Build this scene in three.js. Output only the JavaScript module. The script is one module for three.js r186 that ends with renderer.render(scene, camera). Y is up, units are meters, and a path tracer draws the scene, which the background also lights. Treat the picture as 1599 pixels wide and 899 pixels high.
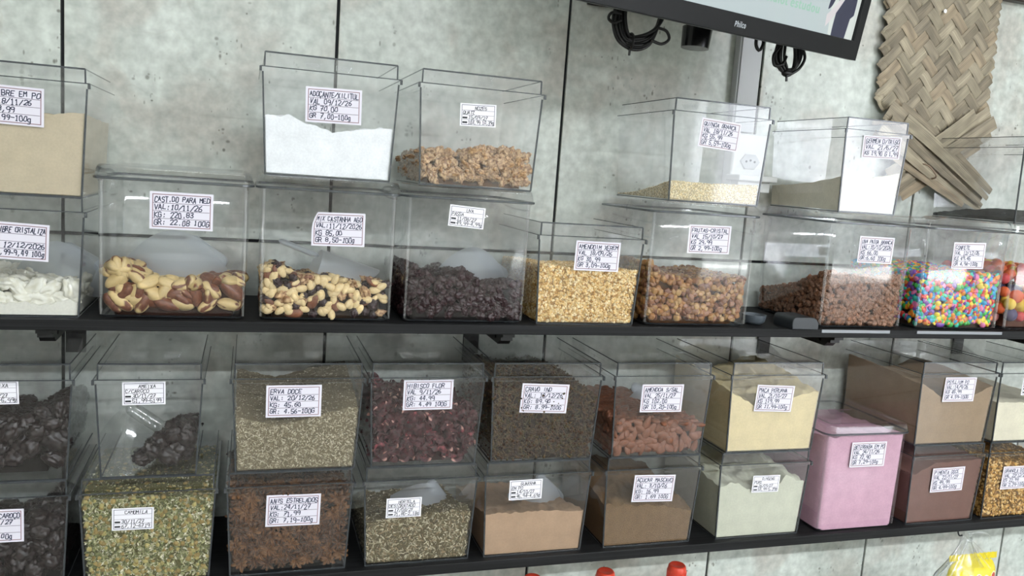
import * as THREE from 'three';
import { mergeGeometries, mergeVertices, toCreasedNormals } from 'three/addons/utils/BufferGeometryUtils.js';
import { RoundedBoxGeometry } from 'three/addons/geometries/RoundedBoxGeometry.js';
import { ImprovedNoise } from 'three/addons/math/ImprovedNoise.js';
import { RectAreaLightUniformsLib } from 'three/addons/lights/RectAreaLightUniformsLib.js';

// ---------- camera, sky, lights, exposure ----------
const scene = new THREE.Scene();
const camera = new THREE.PerspectiveCamera(2 * Math.atan(449.5 / 1290.7) * 180 / Math.PI, 1599 / 899, 0.02, 200);
camera.rotation.order = 'YXZ';
camera.position.set(0.2804, 0.1442, 1.483);
camera.rotation.set(-0.1361, -0.316, 0.072);
const renderer = new THREE.WebGLRenderer({ antialias: true });
renderer.toneMapping = THREE.LinearToneMapping;
renderer.toneMappingExposure = 1.12;
renderer.shadowMap.enabled = true;
RectAreaLightUniformsLib.init();
const SKY = new THREE.Color().setRGB(0.93, 0.98, 1.0);
scene.background = SKY;
scene.backgroundIntensity = 6;
const sun = new THREE.DirectionalLight(0xffffff, 30);   // outside only: it comes over the roof from behind the shelves and falls on the street
sun.position.set(3, 16, -7); sun.target.position.set(6, 0, 12); sun.castShadow = true; sun.shadow.camera.left = sun.shadow.camera.bottom = -20; sun.shadow.camera.right = sun.shadow.camera.top = 20; sun.shadow.camera.far = 60;
scene.add(sun, sun.target);
const SCREEN = 0.75;
const CEILING = 1.62, FLOOR = -1.36;
const TUBE = { front: 5, rear: 138, glow: 8, spots: [[0.3, 1.4], [1.9, 1.4], [-0.2, 3.6], [1.1, 3.6], [2.4, 3.6], [3.7, 3.6]] };   // ceiling fittings: x, z

// ---------- helpers ----------
const rnd = ((a) => () => { a = (a + 0x6d2b79f5) | 0; let t = Math.imul(a ^ (a >>> 15), 1 | a); t = (t + Math.imul(t ^ (t >>> 7), 61 | t)) ^ t; return ((t ^ (t >>> 14)) >>> 0) / 4294967296; })(20240611);
const rr = (a, b) => a + (b - a) * rnd();
const lerp = (a, b, t) => a + (b - a) * t, clamp = (x, a, b) => Math.min(b, Math.max(a, x));
const noise = new ImprovedNoise(), N3 = (x, y, z) => noise.noise(x + 31.7, y + 17.3, z + 5.1);
const V = (x, y, z) => new THREE.Vector3(x, y, z);
const used = new Map();
function numbered(n) { const k = used.get(n) || 0; used.set(n, k + 1); return k ? n + '_' + String(k).padStart(3, '0') : n; }
function shade(o) { o.traverse((m) => { if (m.isMesh) { m.castShadow = true; m.receiveShadow = true; } }); return o; }
function tag(o, label, category, group, kind) {
  if (label) o.userData.label = label;
  if (category) o.userData.category = category;
  if (group) o.userData.group = group;
  if (kind) o.userData.kind = kind;
  return o;
}
function mesh(name, geo, mat, parent) {
  const m = new THREE.Mesh(geo, mat);
  m.name = parent ? name : numbered(name);
  if (parent) { let k = 0, n = name; const has = (s) => parent.children.some((c) => c.name === s); while (has(n)) n = name + '_' + String(++k).padStart(3, '0'); m.name = n; }
  (parent || scene).add(m); shade(m);
  return m;
}
function group(name, x = 0, y = 0, z = 0) { const g = new THREE.Group(); g.name = numbered(name); g.position.set(x, y, z); scene.add(g); return g; }
function box(w, h, d, x = 0, y = 0, z = 0, r = 0) {
  const g = r ? new RoundedBoxGeometry(w, h, d, 2, r) : new THREE.BoxGeometry(w, h, d);
  return g.translate(x, y, z);
}
const bare = (g) => { const q = g.index ? g.toNonIndexed() : g; for (const k of Object.keys(q.attributes)) if (!['position', 'normal', 'uv'].includes(k)) q.deleteAttribute(k); return q; };
const join = (list) => mergeGeometries(list.map(bare));
function quads(list) {   // each quad: four corners
  const p = [], uv = [], idx = [];
  for (const q of list) {
    const b = p.length / 3; for (const c of q) p.push(c[0], c[1], c[2]);
    uv.push(0, 0, 1, 0, 1, 1, 0, 1); idx.push(b, b + 1, b + 2, b, b + 2, b + 3);
  }
  const g = new THREE.BufferGeometry();
  g.setAttribute('position', new THREE.Float32BufferAttribute(p, 3)); g.setAttribute('uv', new THREE.Float32BufferAttribute(uv, 2));
  g.setIndex(idx); const n = g.toNonIndexed(); n.computeVertexNormals(); return n;
}
function bar(a, b, r) {   // square rod between two points
  const A = V(...a), B = V(...b), l = A.distanceTo(B), g = new THREE.BoxGeometry(r, r, l);
  const m = new THREE.Matrix4().lookAt(B, A, Math.abs(B.y - A.y) > 0.7 * l ? V(0, 0, 1) : V(0, 1, 0));
  return g.applyMatrix4(m.setPosition(A.add(B).multiplyScalar(0.5)));
}
function tube(pts, r, seg = 40, rad = 8) { return new THREE.TubeGeometry(new THREE.CatmullRomCurve3(pts.map((p) => V(...p))), seg, r, rad, false); }
function sweep(outline, profile) {   // outline(offset) -> closed ring of [x, z]; profile: [offset, y] pairs
  const p = [], uv = [], idx = [], n = outline(0).length;
  profile.forEach(([o, y], k) => outline(o).forEach(([x, z], i) => { p.push(x, y, z); uv.push(i / n, k); }));
  for (let k = 0; k < profile.length - 1; k++) for (let i = 0; i < n; i++) {
    const a = k * n + i, b = k * n + (i + 1) % n; idx.push(a, a + n, b, b, a + n, b + n);
  }
  const g = new THREE.BufferGeometry();
  g.setAttribute('position', new THREE.Float32BufferAttribute(p, 3)); g.setAttribute('uv', new THREE.Float32BufferAttribute(uv, 2)); g.setIndex(idx);
  return toCreasedNormals(g, 0.9);
}
const roundRect = (x0, x1, z0, z1, r, seg = 5) => (o) => {
  const R = Math.max(0.0005, r + o), out = [];
  for (const [cx, cz, a] of [[x1 - r, z1 - r, 0], [x0 + r, z1 - r, 1], [x0 + r, z0 + r, 2], [x1 - r, z0 + r, 3]])
    for (let i = 0; i <= seg; i++) { const t = (a + i / seg) * Math.PI / 2; out.push([cx + R * Math.cos(t), cz + R * Math.sin(t)]); }
  return out;
};
function plate(ring, y) {
  const p = [], idx = [], n = ring.length; let cx = 0, cz = 0;
  for (const [x, z] of ring) { p.push(x, y, z); cx += x / n; cz += z / n; }
  p.push(cx, y, cz);
  for (let i = 0; i < n; i++) idx.push(n, (i + 1) % n, i);
  const g = new THREE.BufferGeometry(); g.setAttribute('position', new THREE.Float32BufferAttribute(p, 3));
  g.setAttribute('uv', new THREE.Float32BufferAttribute(new Float32Array(p.length / 3 * 2), 2)); g.setIndex(idx); g.computeVertexNormals(); return g;
}

// ---------- textures ----------
function dataTexture(n, f, srgb = true, m = n) {
  const d = new Uint8Array(n * m * 4);
  for (let y = 0; y < m; y++) for (let x = 0; x < n; x++) { const c = f(x / n, y / m, x, y), i = (y * n + x) * 4; d[i] = c[0]; d[i + 1] = c[1]; d[i + 2] = c[2]; d[i + 3] = 255; }
  const t = new THREE.DataTexture(d, n, m); t.magFilter = THREE.LinearFilter; t.wrapS = t.wrapT = THREE.RepeatWrapping;
  if (srgb) t.colorSpace = THREE.SRGBColorSpace; t.needsUpdate = true; return t;
}
const hash2 = (x, y, s) => { let h = Math.imul(x, 374761393) + Math.imul(y, 668265263) + Math.imul(Math.floor(s * 997), 1274126177); h = Math.imul(h ^ (h >>> 13), 1274126177); return ((h ^ (h >>> 16)) >>> 0) / 4294967296; };
const per = (x, y, f, s) => {   // gradient noise that repeats over the unit square
  f = Math.max(1, Math.round(f)); const X = x * f, Y = y * f, ix = Math.floor(X), iy = Math.floor(Y), u = X - ix, v = Y - iy, md = (k) => ((k % f) + f) % f;
  const g = (i, j, dx, dy) => { const t = hash2(md(ix + i), md(iy + j), s) * 2 * Math.PI; return Math.cos(t) * dx + Math.sin(t) * dy; };
  const e = u * u * u * (u * (u * 6 - 15) + 10), q = v * v * v * (v * (v * 6 - 15) + 10);
  return 1.35 * lerp(lerp(g(0, 0, u, v), g(1, 0, u - 1, v), e), lerp(g(0, 1, u, v - 1), g(1, 1, u - 1, v - 1), e), q);
};
const stretched = (x, y, fx, fy, s) => {   // the same, longer one way
  const X = x * fx, Y = y * fy, ix = Math.floor(X), iy = Math.floor(Y), u = X - ix, v = Y - iy, m = (k, f) => ((k % f) + f) % f;
  const g = (i, j) => hash2(m(ix + i, fx), m(iy + j, fy), s) * 2 - 1, e = u * u * (3 - 2 * u), q = v * v * (3 - 2 * v);
  return lerp(lerp(g(0, 0), g(1, 0), e), lerp(g(0, 1), g(1, 1), e), q);
};
const fbm = (x, y, f, s, oct) => { let v = 0, a = 0.5; for (let k = 0; k < oct; k++) { v += a * per(x, y, f, s + k * 11.3); f *= 2.03; a *= 0.55; } return v; };
const mix3 = (a, b, t) => [lerp(a[0], b[0], t), lerp(a[1], b[1], t), lerp(a[2], b[2], t)];
const sm = (a, b, x) => { const t = clamp((x - a) / (b - a), 0, 1); return t * t * (3 - 2 * t); };
const tilePits = [];
{ for (let k = 0; k < 150; k++) { const cx = rnd(), cy = rnd(), s = rr(0.004, 0.022), n = 1 + Math.floor(rnd() * rnd() * 14); for (let i = 0; i < n; i++) tilePits.push([cx + rr(-s, s), cy + rr(-s, s) * 1.4, rr(0.0007, 0.0022), rr(0.25, 0.75)]); } }
const pitMap = new Float32Array(1024 * 1024);
for (const [px, py, r, a] of tilePits) for (let y = -4; y <= 4; y++) for (let x = -4; x <= 4; x++) {
  const X = Math.round(px * 1024) + x, Y = Math.round(py * 1024) + y, d = Math.hypot(x * (1.1 + 0.5 * Math.sin(px * 900)), y * (0.75 + 0.35 * Math.sin(py * 700))) / (r * 1024);
  const i = ((Y + 2048) % 1024) * 1024 + (X + 2048) % 1024; pitMap[i] = Math.max(pitMap[i], a * sm(1.3, 0.4, d));
}
const stoneTex = dataTexture(1024, (x, y, X, Y) => {
  const warp = 0.05 * fbm(x, y, 6, 3, 3), cloud = fbm(x + warp, y * 1 + warp, 7, 1, 5), streak = 0.3 * stretched(x + warp, y, 22, 6, 7) + 0.2 * stretched(x + warp, y, 50, 11, 8) + 0.4 * fbm(x, y, 4, 44, 2), fine = fbm(x, y, 60, 9, 3), vein = Math.abs(fbm(x + warp * 2, y + warp, 9, 71, 4));
  let c = mix3([195, 200, 193], [184, 182, 174], sm(-0.14, 0.4, cloud + 0.5 * streak));
  c = mix3(c, [206, 210, 204], sm(0.02, 0.34, -cloud + 0.25 * streak) * 0.5);
  c = mix3(c, [176, 171, 160], sm(0.035, 0.0, vein) * 0.22 * sm(-0.1, 0.2, streak));
  const g = 1 + 0.16 * fine + 0.08 * fbm(x, y, 22, 61, 3), p = pitMap[Y * 1024 + X];
  return mix3([c[0] * g, c[1] * g, c[2] * g], [92, 90, 82], p).map((v) => clamp(v, 0, 255));
});
const stoneBump = dataTexture(512, (x, y) => { const v = 128 + 120 * fbm(x, y, 10, 21, 4) + 30 * fbm(x, y, 50, 2, 2); return [v, v, v].map((q) => clamp(q, 0, 255)); }, false);
const grainTex = dataTexture(512, (x, y, X, Y) => {   // fine loose powder
  const v = 245 + 12 * fbm(x, y, 50, 5, 4) + 16 * fbm(x, y, 6, 15, 3) + rr(-4, 4); return [v, v, v].map((q) => clamp(q, 0, 255));
});
const seedTex = dataTexture(512, (x, y) => {          // small round seeds
  const a = per(x, y, 170, 5), b = per(x, y, 230, 35), v = 205 + 120 * a + 40 * b + 20 * fbm(x, y, 12, 8, 2);
  return [v, v * 0.985, v * 0.95].map((q) => clamp(q, 60, 255));
});
const woodTex = dataTexture(512, (x, y) => { const v = 24 + 12 * per(x * 1, y * 1, 4, 3) + 18 * stretched(x, y, 5, 120, 6) * 0.6 + rr(-3, 3); return [v, v * 1.02, v * 1.06].map((q) => clamp(q, 6, 120)); });

// ---------- materials ----------
const std = (c, rough, o = {}) => new THREE.MeshPhysicalMaterial({ color: new THREE.Color(c), roughness: rough, metalness: 0, ...o });
const M = {
  tile: new THREE.MeshPhysicalMaterial({ map: stoneTex, bumpMap: stoneBump, bumpScale: 0.0012, roughness: 0.24, color: 0xfafbfa }),
  grout: std(0x141517, 0.9),
  plaster: std(0xd6d6d0, 0.85), ceiling: std(0xe6e6e2, 0.9), floor: std(0x77736d, 0.35), pavement: std(0xd0d0ce, 0.9),
  black: new THREE.MeshPhysicalMaterial({ map: woodTex, roughness: 0.6, specularIntensity: 0.5, bumpMap: woodTex, bumpScale: 0.0004 }),
  iron: std(0x0b0b0c, 0.45),
  clear: new THREE.MeshPhysicalMaterial({ color: new THREE.Color().setRGB(0.965, 0.968, 0.975), roughness: 0.06, transmission: 1, thickness: 0, ior: 1.82, specularIntensity: 1 }),
  edge: new THREE.MeshPhysicalMaterial({ color: new THREE.Color().setRGB(0.2, 0.22, 0.24), roughness: 0.12, transmission: 0.8, thickness: 0, ior: 1.6 }),
  milky: new THREE.MeshPhysicalMaterial({ color: new THREE.Color().setRGB(0.8, 0.84, 0.88), roughness: 0.55, transmission: 0.75, thickness: 0, ior: 1.45 }),
  film: new THREE.MeshPhysicalMaterial({ color: new THREE.Color().setRGB(0.95, 0.96, 0.96), roughness: 0.08, transmission: 1, thickness: 0, ior: 1.9 }),
  white: std(0xd9dad8, 0.4), greyPlastic: std(0xb6b8ba, 0.35),
};

// ---------- the room ----------
const X0 = -3.2, X1 = 7.4, Z1 = 5.2;
const struct = (name, geo, mat) => tag(mesh(name, geo, mat), null, null, null, 'structure');
struct('floor', box(X1 - X0 + 0.4, 0.12, Z1 + 0.4, (X0 + X1) / 2, FLOOR - 0.06, Z1 / 2), M.floor);
struct('ceiling', box(X1 - X0 + 0.4, 0.12, Z1 + 0.4, (X0 + X1) / 2, CEILING + 0.06, Z1 / 2), M.ceiling);
const H = CEILING - FLOOR, YM = (CEILING + FLOOR) / 2;
struct('wall_left', box(0.15, H, Z1 + 0.3, X0 - 0.075, YM, Z1 / 2), M.plaster);
struct('wall_right', box(0.15, H, Z1 + 0.3, X1 + 0.075, YM, Z1 / 2), M.plaster);
// street side: one wide open shop front
const OP = { x0: 4.05, x1: 7.1, top: 1.2 };
struct('wall_front', join([box(OP.x0 - X0, H, 0.15, (OP.x0 + X0) / 2, YM, Z1 + 0.075), box(X1 - OP.x1, H, 0.15, (X1 + OP.x1) / 2, YM, Z1 + 0.075), box(OP.x1 - OP.x0, CEILING - OP.top, 0.15, (OP.x0 + OP.x1) / 2, (CEILING + OP.top) / 2, Z1 + 0.075)]), M.plaster);
struct('pavement', box(40, 0.1, 14, 4, FLOOR - 0.17, Z1 + 7.2), M.pavement);
struct('facade', join([box(22, 6, 0.3, 8, FLOOR + 2.9, Z1 + 10), box(22.4, 0.3, 0.5, 8, FLOOR + 5.9, Z1 + 9.9)]), std(0x9a9ca2, 0.9));
// tiled wall: every tile a piece of it, black joints behind
const wall = struct('wall_back', box(X1 - X0, H, 0.12, (X0 + X1) / 2, YM, -0.0645), M.grout);
{
  const W = 0.42, TH = 0.84, gap = 0.0052, variants = [];
  for (let k = 0; k < 8; k++) {
    const g = new RoundedBoxGeometry(W - gap, TH - gap, 0.009, 1, 0.0012), uv = g.attributes.uv, p = g.attributes.position, ox = rnd(), oy = rnd();
    for (let i = 0; i < uv.count; i++) uv.setXY(i, p.getX(i) / 1.05 + ox, p.getY(i) / 1.05 + oy);
    variants.push(g);
  }
  let k = 0;
  for (let j = -2; j < 2; j++) for (let i = -8; i < 18; i++) {
    const cy = (j + 0.5) * TH, lo = Math.max(FLOOR, j * TH), hi = Math.min(CEILING, (j + 1) * TH);
    const t = mesh('tile', variants[(i * 5 + j * 3 + 80) % 8], M.tile, wall);
    t.name = k ? 'tile_' + String(k).padStart(3, '0') : 'tile'; k++;
    t.position.set((i + 0.5) * W, (lo + hi) / 2, -0.0045);
    if (hi - lo < TH - 0.01) t.scale.y = (hi - lo - gap) / (TH - gap);
  }
}
// ceiling fittings
{
  const glow = new THREE.MeshStandardMaterial({ color: 0xffffff, emissive: new THREE.Color(0xf3f9fd), emissiveIntensity: TUBE.glow });
  TUBE.spots.forEach(([x, z], i) => {
    const g = group('ceiling_lamp', x, CEILING, z);
    tag(g, 'white twin tube ceiling lamp, ' + ['near the shelves at left', 'near the shelves at right', 'leftmost of the rear row', 'second from left in the rear row', 'third from left in the rear row', 'rightmost of the rear row'][i], 'lamp');
    mesh('housing', box(1.24, 0.05, 0.16, 0, -0.025, 0, 0.008), M.white, g);
    for (const s of [-0.045, 0.045]) mesh('tube', new THREE.CylinderGeometry(0.014, 0.014, 1.18, 12).rotateZ(Math.PI / 2).translate(0, -0.064, s), glow, g);
    const l = new THREE.RectAreaLight(0xf3f9fd, z < 2 ? TUBE.front : TUBE.rear, 1.18, 0.12); l.position.set(0, -0.082, 0); l.rotation.x = -Math.PI / 2; l.castShadow = true; g.add(l);
  });
}
// ---------- shelves and brackets ----------
const SH = { up: -0.0945, low: -0.4935, front: 0.245 };
function shelf(y, t, label) {
  const g = group('shelf', 0.9, y, 0); tag(g, label, 'shelf');
  const b = box(3.9, t, SH.front - 0.002, 0, -t / 2, SH.front / 2 + 0.001, 0.0015), uv = b.attributes.uv, p = b.attributes.position;
  for (let i = 0; i < uv.count; i++) uv.setXY(i, p.getX(i) / 0.9, (p.getY(i) * 3 + p.getZ(i)) / 0.3);
  mesh('board', b, M.black, g); return g;
}
shelf(SH.up, 0.0155, 'long black wooden shelf on the tiled wall carrying the upper rows of bins');
shelf(SH.low, 0.017, 'long black wooden shelf carrying the lower rows of bins above the bottles');
function bracket(x, top, label) {
  const g = group('shelf_bracket', x, top, 0); tag(g, label, 'bracket');
  mesh('wall_plate', box(0.03, 0.085, 0.005, 0, -0.0425, 0.0035, 0.001), M.iron, g);
  const s = new THREE.Shape(); s.moveTo(0, 0); s.lineTo(0.232, 0); s.lineTo(0.232, -0.007); s.lineTo(0.222, -0.009); s.lineTo(0.222, -0.0145); s.lineTo(0.214, -0.015); s.lineTo(0.206, -0.023); s.lineTo(0.06, -0.021); s.lineTo(0.006, -0.04); s.lineTo(0.006, 0);
  const hole = new THREE.Path(); hole.absarc(0.192, -0.013, 0.0035, 0, Math.PI * 2, true); s.holes.push(hole);
  mesh('arm', new THREE.ExtrudeGeometry(s, { depth: 0.02, bevelEnabled: false }).rotateY(-Math.PI / 2).translate(0.01, 0, 0), M.iron, g);
  return g;
}
bracket(0.69, SH.up - 0.0157, 'black iron shelf bracket under the raisin bin');
bracket(1.335, SH.up - 0.0157, 'black iron shelf bracket under the gap beside the golden raisins');
bracket(1.862, SH.up - 0.0157, 'black iron shelf bracket at the far right under the candy bins');
bracket(0.02, SH.up - 0.0157, 'black iron shelf bracket at the far left under the ginger bin');
[[0.69, 'below the mint and guarana bins'], [1.245, 'below the green ginseng powder bin'], [1.7, 'holding the hanging bag']].forEach(([x, w], i) => {
  const g = group('hook', x, SH.low - 0.0172, i === 2 ? 0.225 : 0.22); tag(g, 'small black screw under the lower shelf ' + w, 'hook');
  mesh('base', new THREE.CylinderGeometry(0.009, 0.006, 0.006, 14).translate(0, -0.003, 0), M.iron, g);
  if (i === 2) mesh('shank', tube([[0, -0.004, 0], [0, -0.012, 0], [0.003, -0.018, 0.002], [0.008, -0.016, 0.004]], 0.0016, 20, 6), M.iron, g);
});

// ---------- handwriting and price labels: one sheet of printed and written paper ----------
const GL = { A: '062046 1434', B: '060030414233033344453606', C: '4130100105163645', D: '00062645412000', E: '40000646 0333', F: '400006 0333', G: '41301001051636454323', H: '0006 4046 0343', I: '2026', J: '3035261605', K: '0006 400346', L: '000646', M: '0600234046', N: '06004640', O: '100105163645413010', P: '06003041423303', Q: '100105163645413010 2446', R: '06003041423303 2346', S: '413010010213334445361605', T: '0040 2026', U: '000516364540', V: '002640', W: '0016233640', X: '0046 4006', Y: '002340 2326', Z: '00400646', 0: '1001051636453010', 1: '112026 1636', 2: '01103041420646', 3: '0030413213334445361605', 4: '200444 3036', 5: '400003334445361605', 6: '300205163645443303', 7: '004016 1333', 8: '1001021333444536160504133342413010', 9: '4233130201103041424536', '.': '2526', ',': '2517', '/': '4006', '-': '0343', ':': '2223 2526', g: '32120305163632372808', 'Ç': '4130100105163645 2628', 'Ã': '062046 1434 0 2' , 'Ó': '100105163645413010', 'É': '40000646 0333' };
const ATLAS = document.createElement('canvas'); ATLAS.width = 2048; ATLAS.height = 1280;
const ink = ATLAS.getContext('2d'); ink.fillStyle = '#e4e2ea'; ink.fillRect(0, 0, 2048, 1280);
let cells = 0;
function write(text, x, y, w, h, color) {
  const n = text.length, step = w / Math.max(n, 1); ink.strokeStyle = color; ink.lineCap = 'round'; ink.lineJoin = 'round'; ink.lineWidth = Math.max(3.4, h * 0.125);
  [...text].forEach((ch, i) => {
    const s = GL[ch]; if (!s) return;
    const gx = x + i * step, gw = step * 0.74, dy = rr(-0.07, 0.07) * h, lean = rr(-0.02, 0.2) * h, sc = rr(0.84, 1.06), wv = rr(-0.03, 0.03) * h, ws = rr(0.88, 1.1);
    for (const part of s.split(' ')) {
      ink.beginPath();
      for (let k = 0; k + 1 < part.length; k += 2) {
        const u = +part[k] / 4, v = +part[k + 1] / 6, X = gx + u * gw * ws + (1 - v) * lean + rr(-0.03, 0.03) * h, Y = y + dy + v * h * sc + (u - 0.5) * wv + rr(-0.03, 0.03) * h;
        k ? ink.lineTo(X, Y) : ink.moveTo(X, Y);
      }
      ink.stroke();
    }
  });
}
function labelCell(lines, small) {
  const c = cells++, x = (c % 8) * 256, y = Math.floor(c / 8) * 160; ink.save(); ink.beginPath(); ink.rect(x, y, 256, 160); ink.clip();
  ink.fillStyle = small ? '#eceaf0' : '#dedae4'; ink.fillRect(x, y, 256, 160);
  ink.strokeStyle = small ? '#4a4858' : '#7d5a60'; ink.lineWidth = 3; ink.strokeRect(x + 13, y + 12, 230, 137);
  ink.lineWidth = 2; const rows = lines.length;
  const step = 130 / rows;
  for (let i = 1; i < rows; i++) { ink.strokeStyle = '#6d6270'; ink.beginPath(); ink.moveTo(x + 13, y + 16 + step * i); ink.lineTo(x + 240, y + 16 + step * i); ink.stroke(); }
  lines.forEach((t, i) => {
    const hh = step * (small ? 0.74 : 0.68), ty = y + 18 + step * i + step * 0.1, color = small ? '#15161f' : '#171c36';
    let w = Math.min(222, t.length * hh * 0.72), tx = x + 20;
    if (small && i === 0) tx = x + 128 - w / 2 + 20;
    if (small && i > 1) { ink.fillStyle = '#15161c'; ink.fillRect(x + 18, ty + hh * 0.35, 34, hh * 0.5); tx = x + 60; w = Math.min(184, w); }
    write(t, tx, ty, w, hh, color);
  });
  ink.restore(); return c;
}
const labelMat = new THREE.MeshPhysicalMaterial({ roughness: 0.55 });
// a slip of paper, bowed a little, on a front face: [centre x, centre y, width, height, turn in degrees]
function priceLabel(parent, b, [cx, cy, w, h, deg], lines, small, curl = 0) {
  const c = labelCell(lines, small), g = new THREE.PlaneGeometry(w, h, 8, 6), uv = g.attributes.uv, p = g.attributes.position;
  for (let i = 0; i < uv.count; i++) {
    const u = uv.getX(i), v = uv.getY(i), d = clamp((1 - u) + v - 1.45 + 0.0, 0, 1);
    uv.setXY(i, ((c % 8) + 0.004 + 0.992 * u) / 8, 1 - (Math.floor(c / 8) + 0.006 + 0.988 * (1 - v)) / 8);
    p.setZ(i, 0.0003 + curl * d * d + 0.0003 * Math.sin(u * 9 + cx * 40) * v);
    if (curl) p.setX(i, p.getX(i) + 0.35 * w * d * d);
  }
  g.computeVertexNormals(); g.rotateZ(deg * Math.PI / 180);
  const tilt = Math.atan2(b.zt - b.zbF, b.h); g.rotateX(tilt);
  const m = mesh('price_label', g, labelMat, parent);
  m.position.set(cx - b.cx, cy - b.y0, b.frontZ(cy) + 0.0012 - b.cz);
  m.userData.label = 'white handwritten price label';
  return m;
}

// ---------- bins ----------
const bins = {};
function binFrame(o) {   // inside of a bin, in world measures
  o.cx = (o.x0 + o.x1) / 2; o.cz = (o.zb + o.zt) / 2;
  o.frontZ = (y) => lerp(o.zbF, o.zt, clamp((y - o.y0) / o.h, 0, 1));
  o.inner = (u, y, w, m = 0.0022) => {
    const t = clamp((y - o.y0) / o.h, 0, 1), k = o.taper * (1 - t);
    let x = lerp(o.x0 + o.lip + k + m, o.x1 - o.lip - k - m, u), z = lerp(o.zb + o.lip + m, o.frontZ(y) - m, w);
    if (o.r) {   // keep inside the rounded corners
      const r = o.r, xa = o.x0 + o.lip + k + m, xb = o.x1 - o.lip - k - m, za = o.zb + o.lip + m, zc = o.frontZ(y) - m;
      const qx = x < xa + r ? xa + r : x > xb - r ? xb - r : x, qz = z < za + r ? za + r : z > zc - r ? zc - r : z, d = Math.hypot(x - qx, z - qz);
      if (d > r) { x = qx + (x - qx) * r / d; z = qz + (z - qz) * r / d; }
    }
    return [x, y, z];
  };
  return o;
}
function tapered(key, x0, x1, y0, h, lidH, label, what, opt = {}) {
  const o = bins[key] = binFrame({ key, x0, x1, y0, h, lip: 0.003, taper: 0.007, zb: 0.018, zt: 0.235, zbF: 0.231, r: 0, what });
  const g = group('food_bin', o.cx, y0, o.cz); tag(g, label, 'food bin'); o.g = g;
  const hw = (x1 - x0) / 2, L = o.lip, T = o.taper, zt = o.zt - o.cz, zf = o.zbF - o.cz, zb = o.zb - o.cz;
  const bx = hw - L - T, tx = hw - L, ht = h - 0.007, ztl = zt - 0.0005, ztb = zb + L;
  const b = [[-bx, 0, zf], [bx, 0, zf], [bx, 0, ztb + 0.004], [-bx, 0, ztb + 0.004]], t = [[-tx, ht, ztl], [tx, ht, ztl], [tx, ht, ztb], [-tx, ht, ztb]];
  const lo = [[-hw, ht, zt + L], [hw, ht, zt + L], [hw, ht, zb], [-hw, ht, zb]], up = lo.map((p) => [p[0], h, p[2]]);
  const Q = [[b[3], b[2], b[1], b[0]]];
  for (let i = 0; i < 4; i++) { const j = (i + 1) % 4; Q.push([b[i], b[j], t[j], t[i]], [t[i], t[j], lo[j], lo[i]], [lo[i], lo[j], up[j], up[i]]); }
  mesh('body', quads(Q), M.clear, g);
  const e = 0.0023, E = [];
  E.push(bar(b[0], t[0], e), bar(b[1], t[1], e), bar(b[0], b[1], e), bar(lo[0], up[0], e * 1.5), bar(lo[1], up[1], e * 1.5), bar(up[0], up[1], e * 0.6));
  for (const [p, q] of [[0, 3], [1, 2]]) E.push(bar(up[p], up[q], e * 0.5), bar(b[p], b[q], e * 0.7));
  mesh('rim', join(E), M.edge, g).userData.label = 'smoky cut edges';
  // lid: a shallow upturned tray with two finger grips
  const s = 0.0052, la = [[-hw + s, h, zt + L - s], [hw - s, h, zt + L - s], [hw - s, h, zb + s], [-hw + s, h, zb + s]], lt = la.map((p) => [p[0] * 0.996, h + lidH, p[2]]);
  const LQ = [[lt[0], lt[1], lt[2], lt[3]]];
  for (let i = 0; i < 4; i++) { const j = (i + 1) % 4; LQ.push([la[i], la[j], lt[j], lt[i]], [up[i], up[j], la[j], la[i]]); }
  const lid = mesh('lid', quads(LQ), M.clear, g);
  const gw = 0.024, zc = zt - (opt.gz ?? 0.075), gd = 0.009;
  for (const q of [-1, 1]) {
    const a = q * 0.012, c = q * (0.012 + gw), y1 = h + lidH - 0.0006, y2 = y1 - 0.009, f = zc + gd, k = zc - gd;
    mesh('grip', quads([[[a, y1, f], [c, y1, f], [c * 0.86, y2, f - 0.003], [a, y2, f - 0.003]], [[a, y1, k], [c, y1, k], [c * 0.86, y2, k + 0.003], [a, y2, k + 0.003]], [[a, y2, f - 0.003], [c * 0.86, y2, f - 0.003], [c * 0.86, y2, k + 0.003], [a, y2, k + 0.003]], [[c, y1, f], [c, y1, k], [c * 0.86, y2, k + 0.003], [c * 0.86, y2, f - 0.003]], [[a, y1, f], [a, y1, k], [a, y2, k + 0.003], [a, y2, f - 0.003]]]), M.clear, lid);
  }
  const LE = [bar(lt[0], lt[1], e), bar(la[0], lt[0], e * 0.9), bar(la[1], lt[1], e * 0.9), bar(lt[0], lt[3], e * 0.55), bar(lt[1], lt[2], e * 0.55)];
  mesh('rim', join(LE), M.edge, lid).userData.label = 'smoky cut edges';
  return o;
}
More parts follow.
